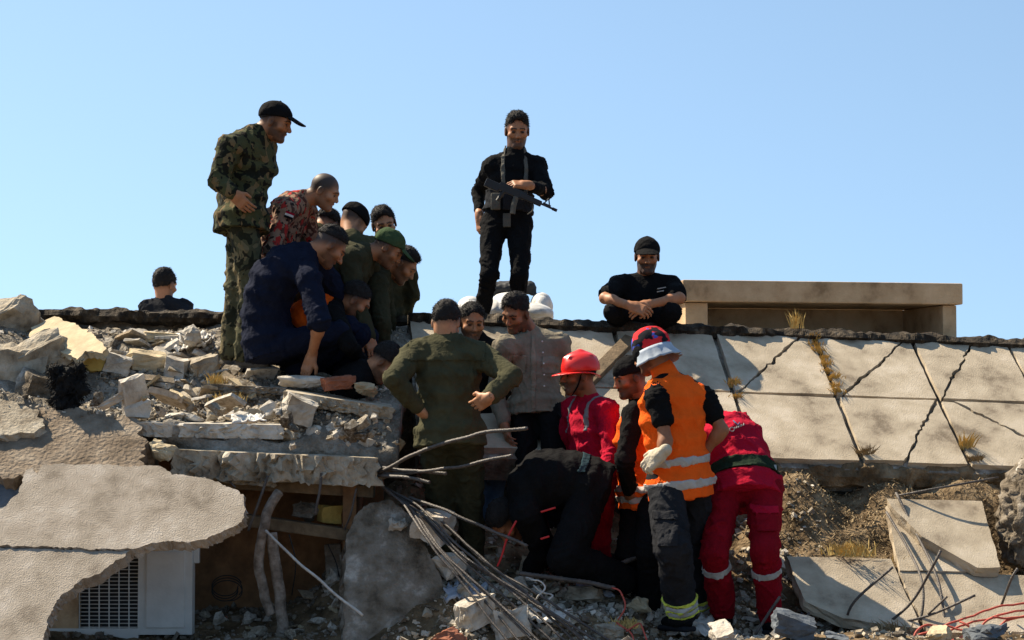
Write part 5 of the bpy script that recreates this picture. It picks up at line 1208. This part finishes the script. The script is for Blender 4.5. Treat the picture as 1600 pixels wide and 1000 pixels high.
# ---- grey shirt looking down
p = Person('person in dusty grey buttoned shirt and black trousers looking down', 12.65, (806, 488, 0), (-34, -30, -8), (834, 530, .10),
           [(789, 543, -.04), (873, 538, .10)], (838, 636, .05), -20,
           [((774, 610, 1), (788, 664, -1), {}), ((893, 602, 1), (888, 655, -1), {})],
           [((822, 730, -1), (815, 830, 1)), ((868, 730, -1), (865, 830, 1))], s=1.0, girth=.86, seed=13)
p.body(DARK, .75); p.hair(t=.013, top=.012, rough=.009); sh = p.top(CLOTH['grey_shirt'], t=.020, sleeve=1.9, hem=-.10, amp=.007, flare=.1)
p.trousers(CLOTH['black'], t=.016)
GS2 = cloth('grey_shirt_seam', (0.215, 0.185, 0.135))
for nm, bx in (('placket', (829, 525, 837, 640)), ('pocket', (800, 556, 822, 584)), ('pocket', (846, 556, 868, 584))): p.patch(p.topS, nm, *bx, p.pel[1] + .02, GS2, .006, sh, amp=.007)
fr = unit(np.cross(p.sl, p.spine(.8) - p.spine(.2))); fr = fr if fr[1] < 0 else -fr
for k, t in enumerate(np.linspace(.10, .92, 6)):
    S = SDF(); S.ell(p.spine(t) + fr * (.152 - .03 * abs(t - .5)), (.006, .006, .006)); V, Q = S.mesh(.003); obj('button', V, Q, CLOTH['white'], sh)
# ---- red hard hat
p = Person('person in red coverall and red hard hat facing sideways', 12.3, (905, 586, 0), (-76, -4), (923, 631, .04),
           [(896, 640, .16), (948, 642, -.16)], (930, 748, .02), -70,
           [((886, 705, 1), (870, 740, -1), {}), ((957, 712, -1), (930, 752, -1), {})],
           [((915, 845, -1), (925, 940, 1)), ((935, 850, -1), (945, 945, 1))], s=.99, seed=14)
p.body(DARK, .55); p.hair(t=.006); sh = p.top(CLOTH['red'], 'coverall', t=.022, sleeve=1.95, hem=-.12, amp=.008); p.trousers(CLOTH['red_dark'], t=.02)
def hard_hat(p):
    s = p.s; A = p.A; w = lambda x, y, z: p.hc + s * (np.array([x, y, z]) @ A)
    S = SDF(); S.ell(w(0, -.012, .045), np.array([.103, .124, .104]) * s, A, .01); S.plane(w(0, 0, .022), A[2])
    S.cone(w(0, .085, .106), w(0, -.015, .140), .010, .012, .03); S.cone(w(0, -.015, .140), w(0, -.105, .100), .012, .010, .03)
    for q in (-1, 1): S.cone(w(q * .05, .07, .115), w(q * .05, -.08, .118), .006, .006, .012)
    V, Q = S.mesh(.006); h = obj('hard_hat', V, Q, HELMET, p.root)
    S = SDF(); cc = w(0, .012, .026)
    def f(q):
        u = ((q - cc) / s) @ A.T; z = u[:, 2] + .9 * u[:, 0] ** 2 + np.where(u[:, 1] < 0, 2.2, .8) * u[:, 1] ** 2
        k0 = np.sqrt((u[:, 0] / .122) ** 2 + (u[:, 1] / np.where(u[:, 1] > 0, .165, .150)) ** 2)
        return np.maximum((k0 - 1) * .12, np.abs(z) - .004) * s
    S.add(f, cc - .2, cc + .2, .003); V, Q = S.mesh(.005); obj('brim', V, Q, HELMET, h)
    mb = MB(); mb.tube(spline([w(-.076, .0, .02), w(-.066, .035, -.07), w(0, .062, -.122), w(.066, .035, -.07), w(.076, .0, .02)], 8), .005, 5); mb.obj('chin_strap', CLOTH['black'], h)
hard_hat(p)
S = p.top_field(t=.022, sleeve=1.95, hem=-.12)
for i in (0, 1):
    c = p.spine(.9) * .45 + p.sh[i] * .55; p.band(S, CLOTH['dull_tape'], c, p.sl, .015, .005, 'reflective_band', sh, extra=[(p.spine(.62), unit(p.neck - p.pel))], amp=.008)
S2 = SDF(); S2.ell(p.sh[0] + np.array([.01, -.09, -.10]), (.030, .022, .085), None, .02); V, Q = S2.mesh(.007); V = p.folds(V, normals(V, Q), .008, []); obj('scarf', V, Q, CLOTH['red'], p.root)
# ---- backwards cap with orange vest and long black sleeves
p = Person('person in black cap and orange vest over long black sleeves', 11.95, (985, 590, 0), (-72, -16), (1006, 634, .05),
           [(990, 648, -.12), (1030, 645, .18)], (1010, 765, .05), -60,
           [((976, 718, -1), (984, 770, 1), {}), ((1035, 715, 1), (1020, 770, 1), {})],
           [((985, 860, -1), (990, 950, 1)), ((1015, 860, -1), (1015, 950, 1))], seed=15)
p.body(DARK, .7); p.hair(t=.007); p.cap(CLOTH['black'], back=True); p.top(CLOTH['black'], t=.016, sleeve=1.9); p.trousers(CLOTH['black'], t=.02, wide=.01)
S = p.top_field(t=.028, sleeve=0, hem=-.22, collar=0); v = p.garment('vest', S, CLOTH['orange'])
for t in (.02, -.10):
    p.band(S, CLOTH['reflector'], p.spine(t) if t > 0 else p.pel + p.dn * .055, p.dn, .022, .005, 'reflective_band', v)
# ---- orange vest from behind, bandana helmet with neck flap
p = Person('person seen from behind in orange safety vest and red patterned helmet with neck flap', 11.5, (1016, 549, .05), (-128, -24), (1043, 590, 0),
           [(1028, 622, -.13), (1100, 622, .06)], (1062, 755, 0), 200,
           [((1040, 688, 0, -.20), (1034, 708, 0, -.235), dict(tip=(1014, 728, .03), n=(.6, .6, 0), off=True)), ((1128, 672, 0, .02), (1100, 706, 0, .06), {})],
           [((1052, 858, -1), (1066, 958, 1)), ((1082, 858, 1), (1092, 955, 1))], s=1.03, girth=1.0, seed=16)
p.body(DARK, .6); p.top(CLOTH['black'], t=.012, sleeve=.52, hem=.2, collar=0)
p.trousers(CLOTH['charcoal'], t=.024, wide=.024, amp=.010); p.shoes(CLOTH['black'], (-150, -150))
S = p.top_field(t=.032, sleeve=0, hem=-.17, collar=.05, flare=.03); v = p.garment('vest', S, CLOTH['orange'], amp=.006)
for q in (.125, -.005):
    p.band(S, CLOTH['reflector'], p.pel - p.dn * q - np.array([0, 0, .0]), p.dn, .0255, .005, 'reflective_band', v, amp=.008)
p.patch(p.legS, 'cargo_pocket', 1018, 800, 1052, 848, 11.5, CLOTH['charcoal'], .013, amp=.010); p.patch(p.legS, 'pocket_flap', 1016, 794, 1054, 808, 11.5, CLOTH['charcoal'], .019, amp=.010)
G = SDF(); d = unit(P(1010, 728, p.wr[0][1] + .035) - p.wr[0]); add_hand(G, p.wr[0], d, np.array([.45, .8, -.3]), -1, 1.05, .55, .2, .003); G.cone(p.wr[0] - d * .03, p.wr[0] + d * .01, .036, .034, .01)
V, Q = G.mesh(.0055); obj('glove', V, Q, CLOTH['glove'], p.root)
for i in (0, 1):
    tr = p.root
    for f, hw, mt in ((.765, .012, 'lime'), (.815, .016, 'reflector'), (.855, .011, 'lime'), (.905, .017, 'reflector'), (.95, .011, 'lime')):
        p.leg_band(i, f, hw, CLOTH[mt], .024, .024)
def bandana_helmet(p):
    s = p.s; A = p.A; w = lambda x, y, z: p.hc + s * (np.array([x, y, z]) @ A)
    S = SDF(); S.ell(w(0, -.012, .040), np.array([.097, .114, .106]) * s, A, .02); S.plane(w(0, 0, -.010), np.array([0, -.15, 1.0]) @ A)
    S.ell(w(0, -.10, .02), np.array([.05, .035, .05]) * s, A, .03)
    V, Q = S.mesh(.007); V = p.folds(V, normals(V, Q), .005, []); h = obj('helmet_cover', V, Q, CLOTH['bandana'], p.root)
    S = SDF()
    for q in (-1, 1): S.ell(w(q * .090, .02, -.015), np.array([.022, .045, .055]) * s, A, .01)
    V, Q = S.mesh(.007); obj('ear_guard', V, Q, CLOTH['black'], h)
    pts = []; n = 26; m = 7; V = []
    for j in range(m):
        t = j / (m - 1)
        for i in range(n):
            a = R(-108 + 216 * i / (n - 1)); rr = .106 + .030 * t ** 1.5 + .010 * t * math.sin(i * 1.9 + 1) + .006 * t * math.sin(i * 3.7)
            V.append(w(math.sin(a) * rr, -.012 - math.cos(a) * (rr + .012), -.002 - .082 * t ** .9))
    Fc = [[j * n + i, j * n + i + 1, (j + 1) * n + i + 1, (j + 1) * n + i] for j in range(m - 1) for i in range(n - 1)]
    f = obj('neck_flap', V, Fc, CLOTH['flap'], h); so = f.modifiers.new('thickness', 'SOLIDIFY'); so.thickness = .004
bandana_helmet(p)
# ---- red suit bending over
p = Person('person in red rescue suit with wide dark green belt bending over', 11.75, (1098, 692, .50), (200, -50), (1112, 668, .30),
           [(1082, 690, .20), (1150, 666, .32)], (1164, 764, 0), 178,
           [((1095, 745, 1), (1090, 790, 1), {}), ((1150, 745, 1), (1140, 790, 1), {})],
           [((1116, 866, -1), (1130, 958, 1)), ((1194, 862, -1), (1204, 964, 1))], mid=(1150, 704, .16), s=1.03, girth=1.06, hips=.118, seed=17)
p.body(DARK, .5); p.hair(); p.trousers(CLOTH['red_dark'], t=.026, wide=.004, amp=.011); jk = p.top(CLOTH['red'], 'jacket', t=.026, sleeve=1.9, hem=-.14, amp=.009, flare=.06)
S = p.top_field(t=.026, sleeve=0, hem=-.14, flare=.06); b = p.band(S, CLOTH['belt_green'], p.spine(.16), unit(p.pel - p.spine(.3)), .046, .009, 'belt', amp=.007)
p.patch(p.legS, 'back_pocket', 1172, 792, 1208, 826, 11.75, CLOTH['red_dark'], .010, amp=.011); p.patch(p.legS, 'pocket_flap', 1168, 786, 1212, 800, 11.75, CLOTH['red'], .014, amp=.011)
for i, f in ((0, .22), (1, .30)): p.leg_band(i, f, .024, CLOTH['reflector'], .024, .004, amp=.011)
bn = unit(np.cross(p.hl, p.spine(.16) - p.spine(.3))); bn = bn if bn[1] < 0 else -bn
for q, dx in ((-1, .125), (1, .172)):
    mb = MB(); c = p.spine(.17) + p.hl * q * dx + bn * (.105 if q < 0 else .06); mb.box(c, (.017, .012, .020), np.array([p.hl, bn, np.cross(p.hl, bn)]), .003); mb.obj('buckle', CLOTH['reflector'], b)
p.shoes(CLOTH['black'], (-170, 170)); RED = p
from mathutils.bvhtree import BVHTree
jm = jk.data; off_ = root_loc(jk); bv = BVHTree.FromPolygons([v.co[:] for v in jm.vertices], [tuple(f.vertices) for f in jm.polygons])
def on_back(px, py):
    h = bv.ray_cast(Vector(CAM - off_), Vector(ray(px, py)).normalized()); q = np.array(h[0]) + off_ if h[0] is not None else P(px, py, 11.6)
    return q + np.array([0, -.010, .003])
mb = MB(); mb.tube([on_back(1143.5 + 3.6 * math.cos(a), 671.5 + 3.2 * math.sin(a)) for a in np.linspace(0, 6.283, 13)], .0032, 5); mb.obj('lettering', CLOTH['reflector'], jk)
for k, (x, y) in enumerate([(1148.5, 669.5), (1151.5, 668.2), (1154.5, 667), (1158, 665.5), (1162, 664)]):
    mb = MB(); mb.tube([on_back(x - 1, y + 1.6), on_back(x, y - 1.6), on_back(x + 1.2, y + 1)], .0028, 5); mb.obj('lettering', CLOTH['reflector'], jk)
mb = MB(); mb.tube([on_back(1145.5, 658), on_back(1149, 661.5), on_back(1153, 665), on_back(1155.5, 661)], .0045, 5); mb.obj('emblem', CLOTH['denim'], jk)
# ---- dark clothes, bent double in the middle of the pit
p = Person('person in black bent double over the pit, back upward', 11.85, (792, 812, .05), (-60, -70), (815, 784, .05),
           [(822, 804, -.19), (828, 786, .2)], (922, 764, 0), 90,
           [((848, 862, 1), (822, 905, 1), {}), ((850, 862, 1), (826, 905, 1), {})],
           [((885, 872, -1), (975, 905, 1)), ((890, 872, 1), (985, 900, 1))], mid=(862, 746, 0), s=1.06, girth=1.16, seed=18)
p.body(DARK, .5); p.hair(); p.top(CLOTH['black'], t=.03, sleeve=1.8, amp=.008); p.trousers(CLOTH['black'], t=.03, wide=.02)
S = p.leg_field(t=.03, waist=.32); S2 = p.top_field(t=.03, sleeve=0); p.band(S2, CLOTH['teal'], p.spine(.20), p.dn, .024, .006, 'waistband', extra=[(p.spine(.2) + np.array([0, 0, .05]), np.array([0, 0, 1.0]))])
# ---- squatting on the roof edge
p = Person('person squatting on the roof edge in black T-shirt and cap, hands clasped', 14.02, (1011, 400, 0), (-2, -12), (1008, 439, .06),
           [(967, 446, .02), (1049, 446, .02)], (1004, 503, .12), 0,
           [((945, 466, -1), (986, 478, -1), dict(tip=(1003, 484, -.03), n=(.5, .6, -.6), side=1, curl=.7)), ((1062, 466, -1), (1012, 476, -1), dict(tip=(992, 484, -.06), n=(-.5, .6, -.5), side=1, curl=.7))],
           [((958, 488, -1), (980, 512, 1)), ((1050, 488, -1), (1030, 512, 1))], s=1.03, girth=1.1, seed=19)
p.body(BROWN, .9); p.hair(t=.006); p.cap(CLOTH['black']); sh = p.top(CLOTH['black'], t=.018, sleeve=.72, hem=-.1, amp=.006, collar=.0); p.trousers(CLOTH['black'], t=.016)
p.shoes(CLOTH['charcoal'], (-15, 15))
for k in (0, 1):
    mb = MB(); c = P(1034 - 2 * k, 450 + 5 * k, 14.02 - .135); mb.box(c, (.030 - .006 * k, .004, .0035), np.array([unit([1, 0, .18]), [0, 1, 0], unit([-.18, 0, 1])])); mb.obj('print', CLOTH['reflector'], sh)
# ---- rifleman standing
p = Person('person standing in black with chest rig, holding a rifle', 14.35, (808, 204, 0), (4, -16), (804, 246, .02),
           [(769, 259, .02), (840, 260, .02)], (792, 347, 0), -8,
           [((748, 300, 1), (749, 338, -1), dict(tip=(751, 366, -.02), n=(.8, .5, 0), side=1, curl=.55)), ((854, 300, -1), (824, 289, -1), dict(tip=(798, 287, -.04), n=(-.2, .5, -.8), side=-1, curl=.8))],
           [((764, 430, -1), (748, 518, 1)), ((812, 430, -1), (806, 520, 1))], s=1.05, girth=.88, seed=20)
p.body(BROWN, .7); p.hair(t=.012, top=.016, rough=.008); p.top(CLOTH['black'], t=.012, sleeve=1.72, hem=-.06, amp=.005); p.trousers(CLOTH['black'], t=.012, amp=.007); p.shoes(CLOTH['black'], (-30, 20))
RIFLE = p
S = p.top_field(t=.012, sleeve=0, hem=.0); fw = np.array([0, -1.0, 0])
rig = p.band(S, CLOTH['charcoal'], p.spine(.30), p.dn, .075, .016, 'chest_rig', amp=.004)
for q in (0, 1):
    c = p.spine(.95) * .50 + p.sh[q] * .50; p.band(S, CLOTH['strap'], c, unit(p.sl), .017, .008, 'strap', rig, extra=[(p.spine(.42), unit(p.neck - p.pel))], amp=.005)
for k in range(3):
    mb = MB(); c = p.spine(.28) + p.sl * (-.095 + .085 * k) + np.array([0, -.155, 0]); mb.box(c, (.034, .024, .060), None, .008); mb.obj('pouch', CLOTH['strap' if k == 0 else 'charcoal'], rig, smooth=True)
mb = MB(); mb.box(p.pel + np.array([.0, -.14, -.0]), (.028, .012, .05), None, .006); mb.obj('holster_flap', CLOTH['strap'], rig, smooth=True)
# ---- far man behind the roof
p = Person('person in black shirt behind the roof edge, seen from behind', 15.3, (257, 445, 0), (150, -12), (257, 476, -.02),
           [(232, 482, -.02), (287, 482, 0)], (260, 560, 0), 170,
           [((222, 530, 1), (225, 560, 1), {}), ((296, 512, -1), (290, 500, -1), {})],
           [((245, 640, 1), (245, 720, 1)), ((275, 640, 1), (275, 720, 1))], seed=21)
p.body(TAN, .4); p.hair(t=.012, slope=.45, cut=.0); p.top(CLOTH['charcoal'], t=.018, sleeve=1.7); p.trousers(CLOTH['black'])

# ---- rifle held across the body (a thing of its own)
def rifle():
    Yr = RIFLE.wr[1][1] - .03
    a = P(762, 283, Yr - .02); b = P(870, 330, Yr - .02); d = unit(b - a); up = unit(np.array([0, 0, 1.0]) - d * d[2]); n = np.cross(d, up)
    L = np.linalg.norm(b - a); A = np.array([d, n, up]); w = lambda x, y, z: a + d * x * L + n * y + up * z
    r = empty('rifle', w(.4, 0, -.1), label='black carbine rifle slung across the standing person', cat='rifle')
    mb = MB(); mb.box(w(.34, 0, .0), (.095, .014, .026), A, .005); mb.box(w(.36, 0, .028), (.10, .009, .006), A); rc = mb.obj('receiver', GUN, r)
    mb = MB(); mb.box(w(.08, 0, -.012), (.055, .013, .030), A, .006); mb.box(w(.19, 0, .002), (.06, .010, .010), A, .003); mb.obj('stock', GUN, r)
    mb = MB(); mb.box(w(.62, 0, .002), (.082, .020, .020), A, .007); mb.obj('handguard', GUN, r)
    mb = MB(); mb.tube([w(.75, 0, .004), w(.94, 0, .004)], .0075, 8); mb.tube([w(.93, 0, .004), w(1.0, 0, .004)], .011, 8); mb.obj('barrel', GUN, r)
    mb = MB(); mb.tube([w(.80, 0, .008), w(.835, 0, .060)], .005, 5); mb.tube([w(.89, 0, .008), w(.835, 0, .060)], .005, 5); mb.box(w(.845, 0, .010), (.03, .008, .010), A); mb.obj('front_sight', GUN, r)
    mb = MB(); mb.tube([w(.25, 0, -.02), w(.22, 0, -.10)], [.016, .013], 7); mb.obj('grip', GUN, r)
    mb = MB(); mb.tube(spline([w(.43, 0, -.02), w(.445, 0, -.08), w(.475, 0, -.14)], 4), [.022] * 9, 6); mb.obj('magazine', CLOTH['strap'], r)
    mb = MB(); mb.tube(spline([w(.68, -.02, -.02), w(.70, -.02, -.06), w(.66, -.02, -.10)], 5), .005, 5); mb.obj('sling', CLOTH['strap'], r)
rifle()
